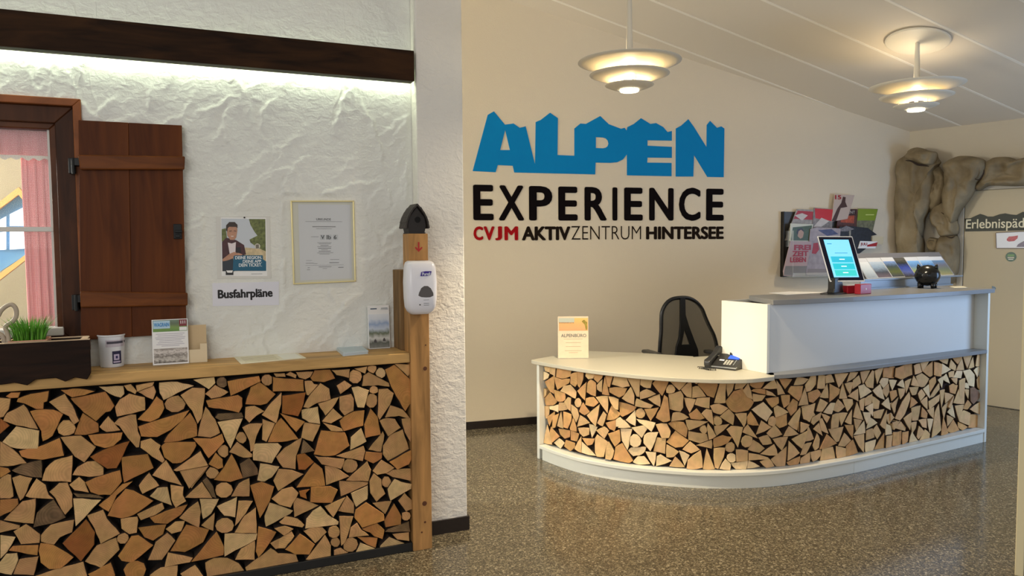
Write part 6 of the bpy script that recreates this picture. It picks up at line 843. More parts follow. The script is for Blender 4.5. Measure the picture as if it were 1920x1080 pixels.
# office chair
cz = 5.62; FCH = Fr((0, cz, 0), (1, 0, 0), (0, -.0, 1), (0, -1, 0)); O4 = (1200, 540); C4 = lambda x, y, c=0: FCH.p(*FCH.px(1200+x/6, 540+y/6, c), c)
cc = C4(450, 740); ch = thing('office_chair', (cc.x, cz-.2, 0), 'black mesh-back swivel office chair behind the low desktop', 'office chair')
out_ = [(215, 790), (222, 700), (228, 600), (238, 480), (240, 340), (250, 260), (290, 180), (360, 125), (470, 108), (560, 118), (640, 165), (700, 240), (735, 330), (780, 430), (830, 530), (860, 640), (868, 720), (870, 800)]
g = G(); g.tube(crom([C4(*p, .02*math.sin(i*.37)) for i, p in enumerate(out_)], 3), .0165, 10); g.build('back_frame', BLK, ch, smooth=True)
meshm = mat('chair_mesh', (66, 64, 56), .8, alpha=.55)
inp = [FCH.px(1200+x/6, 540+y/6) for x, y in out_]
slab('back_mesh', FCH, inp, -.003, .0, meshm, ch)
holes('lumbar_support', FCH, FCH.pxs([(440, 110), (495, 110), (500, 300), (540, 430), (600, 590), (640, 690), (645, 800), (380, 800), (395, 660), (425, 560), (440, 400)], .0, O4, 6), [FCH.pxs([(487, 462), (456, 632), (548, 632)], .0, O4, 6)], .004, .024, BLK, ch, bevel=.003)
ccx = cc.x+.06
zb_ = C4(450, 800).z
slab('back_stem', FCH, rect(ccx-.03, ccx+.03, .44, zb_+.02), -.03, .0, BLK, ch, bevel=.005)
g = G()
g.loft([[V(ccx+sx*(.24-d), cz-.28+sy*(.23-d), z) for sx, sy in ((-1, -1), (1, -1), (1, 1), (-1, 1))] for z, d in ((.42, .02), (.44, 0), (.48, 0), (.50, .02))]); g.build('seat', mat('black_fabric', (26, 26, 27), .9, bump=.3, bscale=150), ch, bevel=.02)
for sgn, (ax_, ay_) in ((-1, (150, 735)), (1, (855, 735))):
    p = C4(ax_, ay_, .12); pz = p.z+.015
    g = G(); g.loft([[V(p.x+a*.035, cz-.10+b*.13, pz-z) for a, b in ((-1, -1), (1, -1), (1, 1), (-1, 1))] for z in (.03, .0)]); g.build('armrest', mat('dark_grey_plastic', (52, 50, 47), .4), ch, bevel=.012)
    g = G(); g.tube([V(p.x, cz-.12, pz-.03), V(p.x, cz-.14, .5), V(ccx+sgn*.2, cz-.2, .43)], .016); g.build('arm_support', BLK, ch, smooth=True)
g = G(); g.tube([V(ccx, cz-.28, .1), V(ccx, cz-.28, .42)], .025); g.build('gas_column', STEEL, ch, smooth=True)
for i in range(5):
    a = 2*math.pi*i/5+.3; e_ = V(ccx+math.cos(a)*.29, cz-.28+math.sin(a)*.29, .075)
    g = G(); g.tube([V(ccx, cz-.28, .11), e_], [.024, .014]); g.build('base_leg', BLK, ch, smooth=True)
    g = G(); g.lathe(e_+V(-.012, 0, -.045), [(.027, 0), (.029, .004), (.029, .02), (.027, .024)], 16, ax=(-math.sin(a), math.cos(a), 0)); g.build('caster', BLK, ch)

# desk telephone
po_ = onz(1347, 692, ZD); FT = Fr(po_, (.53, -.848, 0), (.848, .53, 0), Z)
tp = thing('desk_telephone', po_, 'black desk telephone with a blue display on the low desktop', 'telephone')
TM = mat('phone_dark', (38, 37, 36), .35)
def wedge(a0, a1, prof, name, m, bev=.003):
    g = G(); g.loft([[FT.p(a0, b, c) for b, c in prof], [FT.p(a1, b, c) for b, c in prof]]); return g.build(name, m, tp, bevel=bev)
wedge(-.055, .125, [(0, .001), (0, .018), (.155, .088), (.175, .085), (.19, .06), (.17, .001)], 'body', TM)
rim = wedge(-.056, .126, [(-.002, .012), (-.002, .018), (.02, .024), (.02, .018)], 'silver_edge', STEEL, 0)
FS2 = Fr(FT.p(0, 0, .019), FT.u, (FT.v*.155+FT.w*.070).normalized(), (FT.w*.155-FT.v*.070).normalized())
slab('display', FS2, rect(.025, .105, .105, .155), 0, .003, mat('phone_display', (34, 84, 200), .3, emit=.4), tp)
g = G()
for i in range(3):
    for j in range(4): g.box(FS2, .022+i*.020, .036+i*.020, .030+j*.015, .039+j*.015, .0, .003)
g.build('keypad', mat('key_grey', (196, 192, 180), .4), tp)
slab('label_strip', FS2, rect(-.026, .010, .075, .088), 0, .002, PAPER, tp); slab('function_key', FS2, rect(.092, .097, .03, .095), 0, .003, STEEL, tp)
g = G(); hs = [(-.098, -.058, .05)]
g.loft([[FT.p(-.078+dx*ww, b, c+dz*hh) for dx, dz in ((-1, -1), (1, -1), (1, 1), (-1, 1))] for b, c, ww, hh in ((-.02, .032, .022, .016), (-.005, .036, .026, .024), (.03, .052, .022, .018), (.10, .082, .020, .015), (.145, .105, .022, .018), (.185, .112, .027, .026), (.20, .105, .022, .02))]); g.build('handset', TM, tp, bevel=.008)
wedge(-.105, -.055, [(0, .001), (0, .014), (.15, .07), (.17, .001)], 'cradle', TM)
g = G(); c0_ = FT.p(.06, .17, .085); g.lathe(c0_-FT.u*.045, [(.001, 0), (.03, .004), (.034, .02), (.034, .07), (.03, .086), (.001, .09)], 20, ax=FT.u); g.build('rear_hood', TM, tp, smooth=True)
cp_ = onz(1312, 692, ZD); pts = []
for i in range(150):
    a = i*.55; s = i/149; pts.append(cp_+FT.u*(-.01+s*.13)+FT.v*(-.005+math.sin(s*7)*.012)+V(0, math.cos(a)*.0075, .0095+math.sin(a)*.0075))
g = G(); g.tube(pts, .0022, 6); g.build('coiled_cord', BLK, tp, smooth=True)
# dark device on a small wooden tray behind the telephone
tr = onz(1398, 687, ZD); FTR = Fr(tr, (1, .1, 0), (-.1, 1, 0), Z)
t = slab('wooden_tray', FTR, rect(-.06, .06, 0, .16), .0005, .035, mat('light_tray_wood', (206, 168, 128), .5), bevel=.003, label='small light wooden tray on the desktop behind the telephone', cat='tray')
g = G(); g.loft([[FTR.p(x, y, z) for x, y in ((-.055+d, .01+d), (.055-d, .01+d), (.055-d, .15-d), (-.055+d, .15-d))] for z, d in ((.0355, .0), (.055, 0), (.078, .02))]); g.build('card_reader', BLK, bevel=.006, label='flat black device resting on the small wooden tray', cat='device')

# ---------------------------------------------------------------- on the raised counter
def fdn(x, y, z=ZT): q = FD.uv(onz(x, y, z)); return q[0], q[2]
# tablet on a stand
s1_, n1_ = fdn(1577, 552); tb = thing('tablet_stand', FD.p(s1_, ZT, n1_), 'tilted white-framed tablet with a blue screen on a black counter stand', 'tablet')
FB2 = Fr(FD.p(s1_, ZT, n1_), FD.u, -FD.w, Z)
g = G(); g.loft([[FB2.p(a*(.13-d), .06+b*(.065-d), z) for a, b in [(math.cos(k*.5236), math.sin(k*.5236)) for k in range(12)]] for z, d in ((.0005, 0), (.008, .002), (.012, .02))]); g.build('base_plate', BLK, tb, smooth=False)
g = G(); g.loft([[FB2.p(.0+a*ww+o, .05+b*.03, z) for a, b in ((-1, -1), (1, -1), (1, 1), (-1, 1))] for z, ww, o in ((.01, .055, 0), (.04, .045, 0), (.075, .045, 0), (.12, .035, -.01))]); g.build('stand_body', BLK, tb, bevel=.004)
nrm = (V(-.46, -.80, .42)).normalized(); uu = Z.cross(nrm).normalized(); vv = nrm.cross(uu)
FTB = Fr(FD.p(s1_+.01, ZT+.13, n1_-.02), uu, vv, nrm)
sq_ = [(1556.5, 528), (1622, 527.5), (1598, 443), (1532.5, 442.5)]
Q4 = FTB.pxs(sq_); cen4 = (sum(p[0] for p in Q4)/4, sum(p[1] for p in Q4)/4)
def shr(Q, k): return [(cen4[0]+(a-cen4[0])*k, cen4[1]+(b-cen4[1])*k) for a, b in Q]
slab('tablet_case', FTB, Q4, -.012, 0, WHITE, tb, bevel=.003); slab('bezel', FTB, shr(Q4, .955), 0, .001, mat('navy_glass', (10, 16, 44), .15), tb)
def qd4(u, v): q = shr(Q4, .955); a = [q[0][i]+(q[1][i]-q[0][i])*u for i in (0, 1)]; b = [q[3][i]+(q[2][i]-q[3][i])*u for i in (0, 1)]; return tuple(a[i]+(b[i]-a[i])*v for i in (0, 1))
def scr(name, u0, u1, v0, v1, c, m): slab(name, FTB, [qd4(u0, v0), qd4(u1, v0), qd4(u1, v1), qd4(u0, v1)], c, c+.0004, m, tb)
scr('screen', .13, .88, .07, .94, .001, mat('screen_sky', (128, 210, 240), .3, emit=.62))
for v0, c in ((.41, (48, 178, 208)), (.25, (42, 186, 204)), (.10, (60, 196, 196))): scr('screen_button', .20, .84, v0, v0+.135, .0015, mat('screen_%d' % (v0*100), c, .3, emit=.6))
scr('screen_text', .20, .34, .83, .85, .0015, mat('screen_teal_text', (60, 150, 190), .3, emit=.7)); scr('screen_text', .36, .74, .62, .635, .0015, MATS['screen_teal_text'])
for v0 in (.47, .31, .165): scr('screen_text', .44, .60, v0, v0+.018, .002, mat('screen_white_text', (220, 250, 255), .3, emit=.9))
# small red boxes
REDB = mat('red_box', (176, 22, 40), .35)
for lab, x0, x1, yb, yt in (('small red box with a white lid between tablet and counter edge, left one', 1589, 1613, 551, 536), ('small shiny red box right beside the tablet stand, right one', 1613, 1634, 552, 533)):
    s0, n0 = fdn(x0, yb); s2 = FD.px(x1, yb, n0)[0]; z2 = FD.px(x0, yt, n0)[1]
    t = thing('red_box', FD.p((s0+s2)/2, ZT, n0), lab, 'box'); slab('box', FD, rect(s0, s2-.001, ZT+.0005, z2), n0-.05, n0, REDB, t, bevel=.004)
    if 'left' in lab: slab('lid', FD, rect(s0+.002, s2-.003, z2, z2+.004), n0-.048, n0-.002, WHITE, t)
    else: g = G(); g.lathe(FD.p((s0+s2)/2, (ZT+z2)/2, n0), [(.007, 0), (.007, .002), (.004, .003)], 14, ax=FD.w); g.build('white_button', WHITE, t)
# brochure display
s0, n0 = fdn(1640, 542.5); s9 = FD.px(1787, 530, n0)[0]
br = thing('brochure_display', FD.p((s0+s9)/2, ZT, n0), 'long grey metal display tray of mountain brochures on the raised counter', 'display tray')
sA = FD.px(1618, 530, n0)[0]; sB = FD.px(1800, 520, n0-.02)[0]-.01
ALU = mat('tray_aluminium', (150, 156, 162), .35, metal=.5)
slab('base_rail', FD, rect(sA, s9, ZT+.0005, ZT+.012), n0-.16, n0, ALU, br); 
slab('front_apron', FD, rect(sA, s9, ZT+.004, ZT+.075), n0-.03, n0-.02, ALU, br, bevel=.002)
slab('front_lip', FD, rect(sA, sB, ZT+.072, ZT+.086), n0-.06, n0+.014, ALU, br, bevel=.003)
lean_v = (Z*.80-FD.w*.60).normalized(); FBR = Fr(FD.p(0, ZT+.085, n0-.02), FD.u, lean_v, FD.u.cross(lean_v))
backp = slab('back_plate', FBR, rect(sA-.02, sB-.03, 0, .262), -.020, -.016, mat('tray_back', (120, 120, 126), .4, metal=.3), br)
def brx(x, y): return FBR.px(x, y)
bl_ = [('narrow white brochure at the left end of the tray', 1617, 1625), ('snowy village brochure, second in the tray', 1641, 1630), ('white-topped brochure with a blue and green photo, third in the tray', 1665, 1650), ('dark forest-coloured brochure with a blue title, fourth in the tray', 1689, 1671), ('yellow and blue brochure, fifth in the tray behind the pig', 1717, 1697), ('pale blue brochure partly hidden by the black pig', 1739, 1719), ('green valley brochure at the right end of the tray', 1790, 1745)]
xb = [1624, 1645, 1672, 1696, 1718, 1742, 1766, 1791]
cols = [[(150, 160, 170), (190, 200, 206), (214, 218, 220)], [(110, 96, 104), (70, 74, 84), (140, 160, 180), (176, 190, 204)], [(70, 74, 90), (92, 104, 60), (60, 74, 80), (120, 150, 200)], [(60, 56, 50), (84, 96, 150), (52, 70, 150), (40, 46, 40), (92, 88, 80)], [(196, 186, 120), (150, 160, 80), (90, 130, 176), (120, 170, 220)], [(120, 130, 140), (180, 200, 220), (70, 120, 176), (150, 190, 226)], [(150, 140, 96), (110, 120, 92), (104, 104, 116), (90, 130, 170)]]
for i in range(7):
    a0, b0_ = FBR.px(xb[i]+1, 519, 0); a1 = FBR.px(xb[i+1]-1, 516, 0)[0]; a1 = max(a1, a0+.05)
    t = thing('brochure', FBR.p((a0+a1)/2, 0, 0), bl_[i][0], 'brochure', 'brochures in the counter display tray')
    hh = .205 if i != 3 else .198
    slab('paper_block', FBR, rect(a0, a1, .002, hh), -.012-.0, -.002+(i % 3)*.002, mat('tray_paper', (196, 198, 202), .6) if i != 3 else mat('paper_dark', (70, 66, 60), .5), t, bevel=.001)
    slab('printed_photo', FBR, rect(a0+.004, a1-.004, .008, hh*(.80 if i != 3 else .96)), -.002+(i % 3)*.002, -.0012+(i % 3)*.002, ramp_mat('print_brochure_%d' % i, cols[i], 7, dist=.3), t)
# pig
s0, n0 = fdn(1749, 541); pc = FD.p(s0, ZT, n0-.05); k = ((pc-CAMP).dot(FWD))/CF
pg = thing('piggy_bank', pc, 'black pig-shaped money box in front of the brochure tray', 'piggy bank')
PM = mat('black_ceramic', (14, 15, 15), .25)
fdv = (CAMP-pc); fdv.z = 0; fdv = (fdv.normalized()*.9+V(-.35, 0, 0)).normalized(); sdv = V(-fdv.y, fdv.x, 0)
def PP(a, b, c): return pc+sdv*a+fdv*b+Z*c
R_ = 21.5*k
rings = []
for b_, r_ in ((-.085, .02), (-.078, .045), (-.055, .068), (-.02, R_*1.0), (.015, R_*.98), (.04, R_*.82), (.055, R_*.55), (.06, R_*.34), (.075, R_*.31), (.077, R_*.2)):
    rings.append([PP(math.cos(a)*r_, b_, R_*1.12+math.sin(a)*r_*.92) for a in [2*math.pi*i/20 for i in range(20)]])
g = G(); g.loft(rings); g.build('body', PM, pg, smooth=True)
for sg_ in (-1, 1):
    g = G(); c_ = PP(sg_*R_*.62, .0, R_*1.75); g.loft([[c_+sdv*(math.cos(a)*r)+fdv*(math.sin(a)*r*.5)+Z*z+sdv*sg_*o for a in [2*math.pi*i/10 for i in range(10)]] for r, z, o in ((.02, -.01, 0), (.017, .012, .004), (.001, .036, .012))]); g.build('ear', PM, pg, smooth=True)
    for b_ in (-.045, .03):
        g = G(); g.tube([PP(sg_*R_*.5, b_, R_*.5), PP(sg_*R_*.52, b_, .001)], [.018, .014]); g.build('leg', PM, pg, smooth=True)
    g = G(); g.sphere(PP(sg_*R_*.32, .052, R_*1.45), .004, .004, .004, 8); g.build('eye', mat('dull_yellow', (150, 140, 90), .3), pg, smooth=True)
g = G(); g.tube([PP(0, -.08, R_*1.3), PP(.008, -.095, R_*1.45), PP(-.004, -.10, R_*1.55)], .004, 6); g.build('tail', PM, pg, smooth=True)
# loose sheets on the counter
FCT = Fr((0, 0, ZT), (1, 0, 0), (0, 1, 0), Z)
s_a = [tuple(onz(x, y, ZT)[:2]) for x, y in ((1442, 549.5), (1476, 553), (1560, 548.5), (1480, 547))]
slab('paper_sheet', FCT, s_a, .0005, .002, PAPER, label='white sheet lying on the left end of the raised counter', cat='paper')
s_b = [tuple(onz(x, y, ZT)[:2]) for x, y in ((1790, 540), (1814, 539.5), (1806, 537), (1780, 537.5))]
slab('paper_sheet', FCT, s_b, .0005, .002, mat('cream_sheet', (232, 226, 200), .5), label='small cream sheet on the raised counter right of the pig', cat='paper')

# ================================================================ MAGAZINE RACK ON THE BACK WALL
mr_ = thing('magazine_rack', FB.p(5.2, 1.28, 0), 'dark wall rack crammed with magazines and flyers on the back wall', 'magazine rack')
DG = mat('rack_dark', (62, 58, 52), .4)
a0, b1 = FB.px(1464.5, 397, .002); b0 = FB.px(1464.5, 519, .002)[1]; a1 = a0+.86
slab('back_panel', FB, rect(a0, a1-.12, b0, b1), .001, .012, DG, mr_)
zs = (b0, b0+(b1-b0)*.46)
for zz_, dd_ in zip(zs, (.13, .055)):
    slab('pocket_bottom', FB, rect(a0+.05, a1-.12, zz_, zz_+.004), .012, dd_, ACRYL, mr_)
    slab('pocket_front', FB, rect(a0+.05, a1-.12, zz_, zz_+.04), dd_, dd_+.002, ACRYL, mr_)
    slab('pocket_side', FB, rect(a0+.05, a0+.053, zz_, zz_+.16), .012, .13, ACRYL, mr_); slab('pocket_side', FB, rect(a1-.123, a1-.12, zz_, zz_+.16), .012, .13, ACRYL, mr_)
slab('rack_edge', FB, rect(a0, a0+.008, b0, b1), .001, .05, mat('rack_edge_dark', (20, 16, 14), .4), mr_)
O7 = (1440, 340); S7 = 4.695
def mag(label, pts, c, m, extra=(), th=.008, cat='magazine'):
    q = FB.pxs(pts, c, O7, S7); zc = min(b for a, b in q); t = thing('magazine', FB.p(sum(a for a, b in q)/len(q), zc, c), label, cat)
    slab('cover', FB, q, c-th, c, m, t); 
    for i, (pt, mm) in enumerate(extra):
        if isinstance(pt, str): bx_ = mm[0]; textpx(FB, pt, 1440+bx_[0]/S7, 340+bx_[1]/S7, 1440+bx_[2]/S7, 340+bx_[3]/S7, c+.0015, mm[1], t, bold=mm[2], th=.0006)
        else: slab('printed_area', FB, FB.pxs(pt, c, O7, S7), c, c+.0006+.0003*i, mm, t)
    return t
M = lambda n, c, **k: mat(n, c, .35, **k)
RED = M('mag_red', (166, 24, 32), var=.12, vscale=20); GRY = M('mag_grey', (150, 142, 134), var=.3, vscale=25); LG = M('mag_light', (196, 186, 180), var=.1, vscale=25)
mag('red-headed grey magazine at the upper left of the wall rack', [(150, 520), (255, 245), (415, 250), (400, 520)], .04, GRY, [([(225, 330), (262, 258), (412, 268), (405, 340)], RED), ([(235, 300), (300, 280), (350, 300), (300, 345)], LG)])
mag('bright red magazine in the upper middle of the wall rack', [(380, 480), (405, 232), (575, 245), (560, 480)], .046, M('mag_grey2', (130, 122, 118), var=.4, vscale=30), [([(418, 325), (412, 238), (572, 248), (562, 350)], M('mag_bright_red', (196, 30, 34), var=.06)), ([(400, 400), (470, 320), (540, 350), (470, 400)], LG)])
mag('white card with red number 15 and a dark figure, top of the rack', [(560, 355), (590, 112), (762, 122), (700, 330)], .05, M('card_pinkish', (190, 170, 158)), [([(560, 350), (610, 240), (645, 190), (660, 135), (684, 140), (680, 180), (698, 225), (640, 235), (600, 350)], M('mag_figure', (70, 40, 32))), ('15', ((590, 120, 645, 160), RED, .04))], cat='card')
mag('dark brown and red magazine with white title in the rack', [(600, 480), (620, 240), (785, 245), (775, 480)], .043, M('mag_dark', (84, 44, 38), var=.4, vscale=30), [([(608, 240), (780, 248), (776, 300), (606, 292)], M('mag_brown', (52, 22, 20))), ([(640, 310), (760, 300), (755, 370), (640, 360)], M('mag_orange', (170, 74, 46), var=.4, vscale=40)), ('ARGENT', ((640, 258, 765, 285), LG, .0))])
mag('green-topped magazine at the upper right of the wall rack', [(775, 470), (795, 240), (968, 243), (915, 470)], .045, M('mag_grass', (110, 110, 84), var=.4, vscale=30), [([(785, 345), (795, 242), (966, 245), (940, 345)], M('mag_green', (124, 146, 36))), ([(860, 290), (935, 290), (932, 298), (858, 298)], M('mag_pale_green', (196, 206, 120)))])
mag('green-framed portrait cover at the left of the wall rack', [(190, 525), (200, 370), (398, 378), (370, 530)], .10, M('mag_white_green', (196, 196, 178)), [([(200, 520), (218, 405), (388, 388), (365, 522)], M('mag_moss', (62, 78, 36), var=.2, vscale=30)), ([(262, 485), (258, 440), (275, 422), (305, 425), (315, 455), (305, 495), (285, 505)], M('mag_face', (176, 140, 116))), ([(250, 455), (262, 418), (300, 412), (318, 440), (308, 440), (290, 425), (268, 440), (262, 470)], M('mag_hair', (40, 26, 20)))])
mag('pink-grey magazine with red three-line title at lower left of the rack', [(135, 790), (200, 525), (385, 530), (325, 830), (140, 832)], .125, M('mag_mauve', (176, 150, 150)), [([(138, 825), (155, 745), (345, 745), (325, 830)], M('mag_midgrey', (120, 114, 108))), ('FREI', ((230, 558, 378, 605), M('mag_title_red', (160, 26, 40)), .05)), ('ZEIT', ((215, 612, 355, 660), M('mag_title_red', (160, 26, 40)), .05)), ('LEBEN', ((195, 668, 335, 712), M('mag_title_red', (160, 26, 40)), .05))])
mag('lilac-grey magazine with a red patch, lower middle of the rack', [(335, 815), (375, 420), (430, 405), (640, 415), (610, 800)], .112, M('mag_lilac', (158, 146, 150), var=.2, vscale=18), [([(385, 635), (400, 545), (440, 540), (450, 600), (420, 640)], RED), ([(440, 430), (560, 420), (620, 465), (520, 480)], M('mag_navy', (70, 74, 110), var=.3, vscale=30)), ([(340, 825), (350, 770), (600, 770), (600, 830)], M('mag_dull', (132, 120, 116)))])
mag('dark glossy magazine curling over at the right of the rack', [(640, 640), (630, 400), (740, 395), (880, 410), (960, 470), (910, 480), (905, 560), (800, 640)], .108, M('mag_black', (26, 28, 36), var=.5, vscale=30), [([(600, 440), (690, 390), (760, 420), (700, 440)], M('mag_grey3', (116, 112, 116), var=.4, vscale=60))])
mag('white flyer with red print at the right end of the rack', [(795, 590), (815, 525), (965, 530), (945, 590)], .118, PAPER, [([(875, 560), (965, 535), (955, 572), (870, 575)], RED), ('JULI', ((815, 540, 872, 570), M('mag_title_red', (160, 26, 40)), .03))], cat='flyer')
mag('small cream card sticking out at the right of the rack', [(915, 555), (920, 480), (1018, 487), (1012, 555)], .10, M('card_cream', (206, 192, 160)), cat='card', th=.003)

# ================================================================ ROCK ARCH
ra = thing('rock_arch', FRW.p(.3, 0, .1), 'sculpted grey-brown rock arch around the door in the right corner', 'rock sculpture')
m, nt, b = node_mat('sculpted_rock'); tc = N(nt, 'TexCoord'); n = N(nt, 'TexNoise', Scale=3.5, Detail=7.0, Distortion=.4); nt.links.new(tc.outputs['Object'], n.inputs['Vector'])
r = N(nt, 'ValToRGB'); e = r.color_ramp.elements; e[0].position = .3; e[0].color = lin((104, 89, 64))+(1,); e[1].position = .72; e[1].color = lin((146, 130, 100))+(1,); nt.links.new(n.outputs[0], r.inputs[0]); nt.links.new(r.outputs[0], b.inputs['Base Color']); b.inputs['Roughness'].default_value = .75
n2 = N(nt, 'TexNoise', Scale=16.0, Detail=6.0); nt.links.new(tc.outputs['Object'], n2.inputs['Vector']); bp = N(nt, 'Bump', Strength=.55, Distance=.012); nt.links.new(n2.outputs[0], bp.inputs['Height']); nt.links.new(bp.outputs[0], b.inputs['Normal'])
ROCK = m; O1 = (1640, 230); S1 = 3.2727
def rock(pts, c, h, seed):
    q = FRW.pxs(pts, c, O1, S1); n = len(q); cx = sum(a for a, _ in q)/n; cy_ = sum(b for _, b in q)/n
    Q = []
    for i in range(n):
        a, b = q[i], q[(i+1) % n]
        for t in (0, .25, .5, .75): Q.append((a[0]+(b[0]-a[0])*t, a[1]+(b[1]-a[1])*t))
    for _ in range(2): Q = [((Q[i-1][0]+2*Q[i][0]+Q[(i+1) % len(Q)][0])/4, (Q[i-1][1]+2*Q[i][1]+Q[(i+1) % len(Q)][1])/4) for i in range(len(Q))]
    rings = []
    for t, hh in ((1, -.45), (1.0, 0), (.985, .22), (.94, .42), (.88, .58), (.8, .7), (.7, .82), (.6, .89), (.5, .94), (.37, .97), (.25, 1.0), (.15, 1.01), (.05, 1.02)):
        R = []
        for a, b in Q:
            x, y = cx+(a-cx)*t, cy_+(b-cy_)*t; nz = noise.noise(V(x*6+seed, y*6, t*2))*.06+noise.noise(V(x*17+seed, y*17, 3))*.022+abs(noise.noise(V(x*11+seed, y*9, 7)))*.03
            if t >= .999: nz = 0
            R.append(FRW.p(x, y, c+hh*h+nz))
        rings.append(R)
    g = G(); g.loft(rings); return g.build('rock', ROCK, ra, smooth=True)
rock([(135, 265), (150, 225), (195, 195), (205, 168), (260, 147), (330, 172), (375, 178), (378, 215), (400, 240), (385, 262), (365, 300), (362, 430), (325, 545), (300, 590), (298, 640), (285, 690), (300, 740), (292, 830), (290, 890), (150, 890), (140, 780), (130, 640), (122, 480), (140, 300)], .17, .10, 1)
rock([(200, 190), (260, 147), (330, 172), (378, 180), (378, 215), (362, 262), (320, 262), (260, 245), (190, 222)], .22, .07, 17)
rock([(360, 260), (385, 255), (420, 310), (440, 330), (430, 470), (380, 530), (335, 560), (330, 520), (350, 420)], .12, .06, 3)
rock([(440, 290), (432, 255), (470, 220), (520, 202), (600, 205), (660, 222), (685, 250), (680, 320), (650, 350), (622, 370), (600, 430), (560, 490), (520, 540), (495, 600), (470, 628), (420, 560), (408, 470), (430, 380)], .15, .11, 5)
rock([(340, 560), (400, 470), (460, 520), (500, 600), (515, 640), (510, 685), (470, 695), (400, 700), (390, 650), (345, 625)], .11, .07, 7)
rock([(400, 690), (450, 694), (510, 690), (518, 780), (512, 900), (490, 960), (470, 1000), (420, 960), (390, 860), (375, 760)], .12, .08, 8)
rock([(315, 730), (340, 700), (372, 708), (400, 712), (390, 790), (330, 790)], .12, .04, 9)
rock([(600, 400), (650, 300), (690, 240), (740, 212), (820, 208), (870, 228), (905, 222), (960, 205), (1010, 230), (1010, 385), (930, 385), (850, 390), (760, 386), (690, 385), (640, 420)], .10, .08, 12)
rock([(1000, 225), (1060, 205), (1180, 215), (1240, 260), (1230, 380), (1120, 400), (1010, 388)], .10, .09, 14)
CR = mat('rock_crack', (44, 30, 20), .9)
def crack(pts, c, w):
    q = [FRW.p(*FRW.px(O1[0]+x/S1, O1[1]+y/S1, c), c) for x, y in pts]; g = G(); g.tube(crom(q, 3), [w*(.3+.7*math.sin(math.pi*i/(3*(len(q)-1)))) for i in range(3*(len(q)-1)+1)], 6); return g.build('crack', CR, ra)
crack([(190, 232), (225, 236), (262, 256), (300, 262), (332, 268)], .285, .011)
crack([(512, 270), (545, 272), (580, 262)], .255, .007); crack([(600, 338), (640, 350), (668, 310), (670, 290)], .24, .006); crack([(408, 550), (440, 568), (475, 560)], .19, .006); crack([(440, 700), (470, 706), (495, 695)], .19, .006)

# ================================================================ DOOR, SIGNS
dr = thing('door_1', FRW.p(.9, 0, 0), kind='structure')
dx = FRW.px(1808, 470, .0)[0]
DOORM = mat('door_leaf_paint', (192, 176, 144), .6); 
slab('door_leaf', FRW, rect(dx+.004, dx+.95, .005, 2.12), .002, .022, DOORM, dr, bevel=.003)
slab('door_frame', FRW, rect(dx-.055, dx-.002, 0, 2.17), .001, .03, RWALL, dr, bevel=.003); slab('door_frame', FRW, rect(dx+.954, dx+1.01, 0, 2.17), .001, .03, RWALL, dr, bevel=.003); slab('door_frame', FRW, rect(dx-.002, dx+.954, 2.125, 2.17), .001, .03, RWALL, dr)
slab('door_seam', FRW, rect(dx-.002, dx+.004, 0, 2.125), .002, .008, mat('seam_brown', (80, 62, 40), .9), dr)  # dark brown strip in the joint between frame and leaf
c = .024
dsn = thing('door_sign', FRW.p(dx+.4, 1.73, c), 'dark green door sign with a mountain-ridge top edge and pale lettering', 'sign')
q1 = FRW.pxs([(1809.5, 434), (1809.5, 410), (1820, 409), (1832, 403.5), (1838, 401), (1845, 403), (1852, 406), (1862, 406), (1875, 401.5), (1885, 400), (1895, 402), (1906, 403), (1912, 400), (1918, 397), (1925, 399)], c)
a_e = dx+.86; yb_ = q1[0][1]; yt_ = q1[-1][1]
slab('sign_board', FRW, [(q1[0][0], yb_)]+q1[1:]+[(q1[-1][0]+.10, yt_+.02), (q1[-1][0]+.2, yt_-.01), (q1[-1][0]+.32, yt_+.012), (q1[-1][0]+.42, yt_-.02), (a_e, yt_-.03), (a_e, yb_)], c-.002, c+.002, mat('dark_sign_green', (40, 42, 28), .5), dsn)
CRM = mat('sign_cream', (226, 216, 184), .5)
textpx(FRW, 'Erlebnispäd', 1811.5, 411.5, 1920, 432.5, c+.002, CRM, dsn, bold=.012)
e0 = FRW.px(1921, 430, c)[0]; zlo = FRW.px(1921, 432.5, c)[1]; zhi = FRW.px(1921, 412, c)[1]
text(FRW, 'agogik', e0, e0+.24, zlo, zhi, c+.002, CRM, dsn, bold=.012)
pt = thing('door_notice', FRW.p(*FRW.px(1890, 464, c), c), 'small white framed notice with a red scribbled logo on the door', 'notice')
Qn = FRW.pxs([(1869, 465), (1868, 437), (1930, 434), (1930, 465)], c); slab('notice_board', FRW, Qn, c-.002, c+.003, PAPER, pt)
for i in range(4):
    j = (i+1) % 4; ax, ay = Qn[i]; bx_, by = Qn[j]; L_ = math.hypot(bx_-ax, by-ay); nx, ny = -(by-ay)/L_*.005, (bx_-ax)/L_*.005
    slab('notice_border', FRW, [(ax, ay), (bx_, by), (bx_+nx, by+ny), (ax+nx, ay+ny)], c+.0, c+.006, mat('border_brown', (84, 62, 50), .5), pt)
slab('printed_logo', FRW, FRW.pxs([(1888, 448), (1892, 443.5), (1900, 443), (1909, 441.5), (1908, 447), (1902, 452), (1892, 453), (1888, 451)], c), c+.003, c+.004, M('logo_red', (176, 40, 52), var=.4, vscale=120), pt)
slab('printed_ridge', FRW, FRW.pxs([(1906, 463), (1909, 458), (1914, 455), (1920, 452), (1926, 456), (1928, 463)], c), c+.003, c+.004, M('ridge_lilac', (108, 96, 112), var=.2, vscale=80), pt)
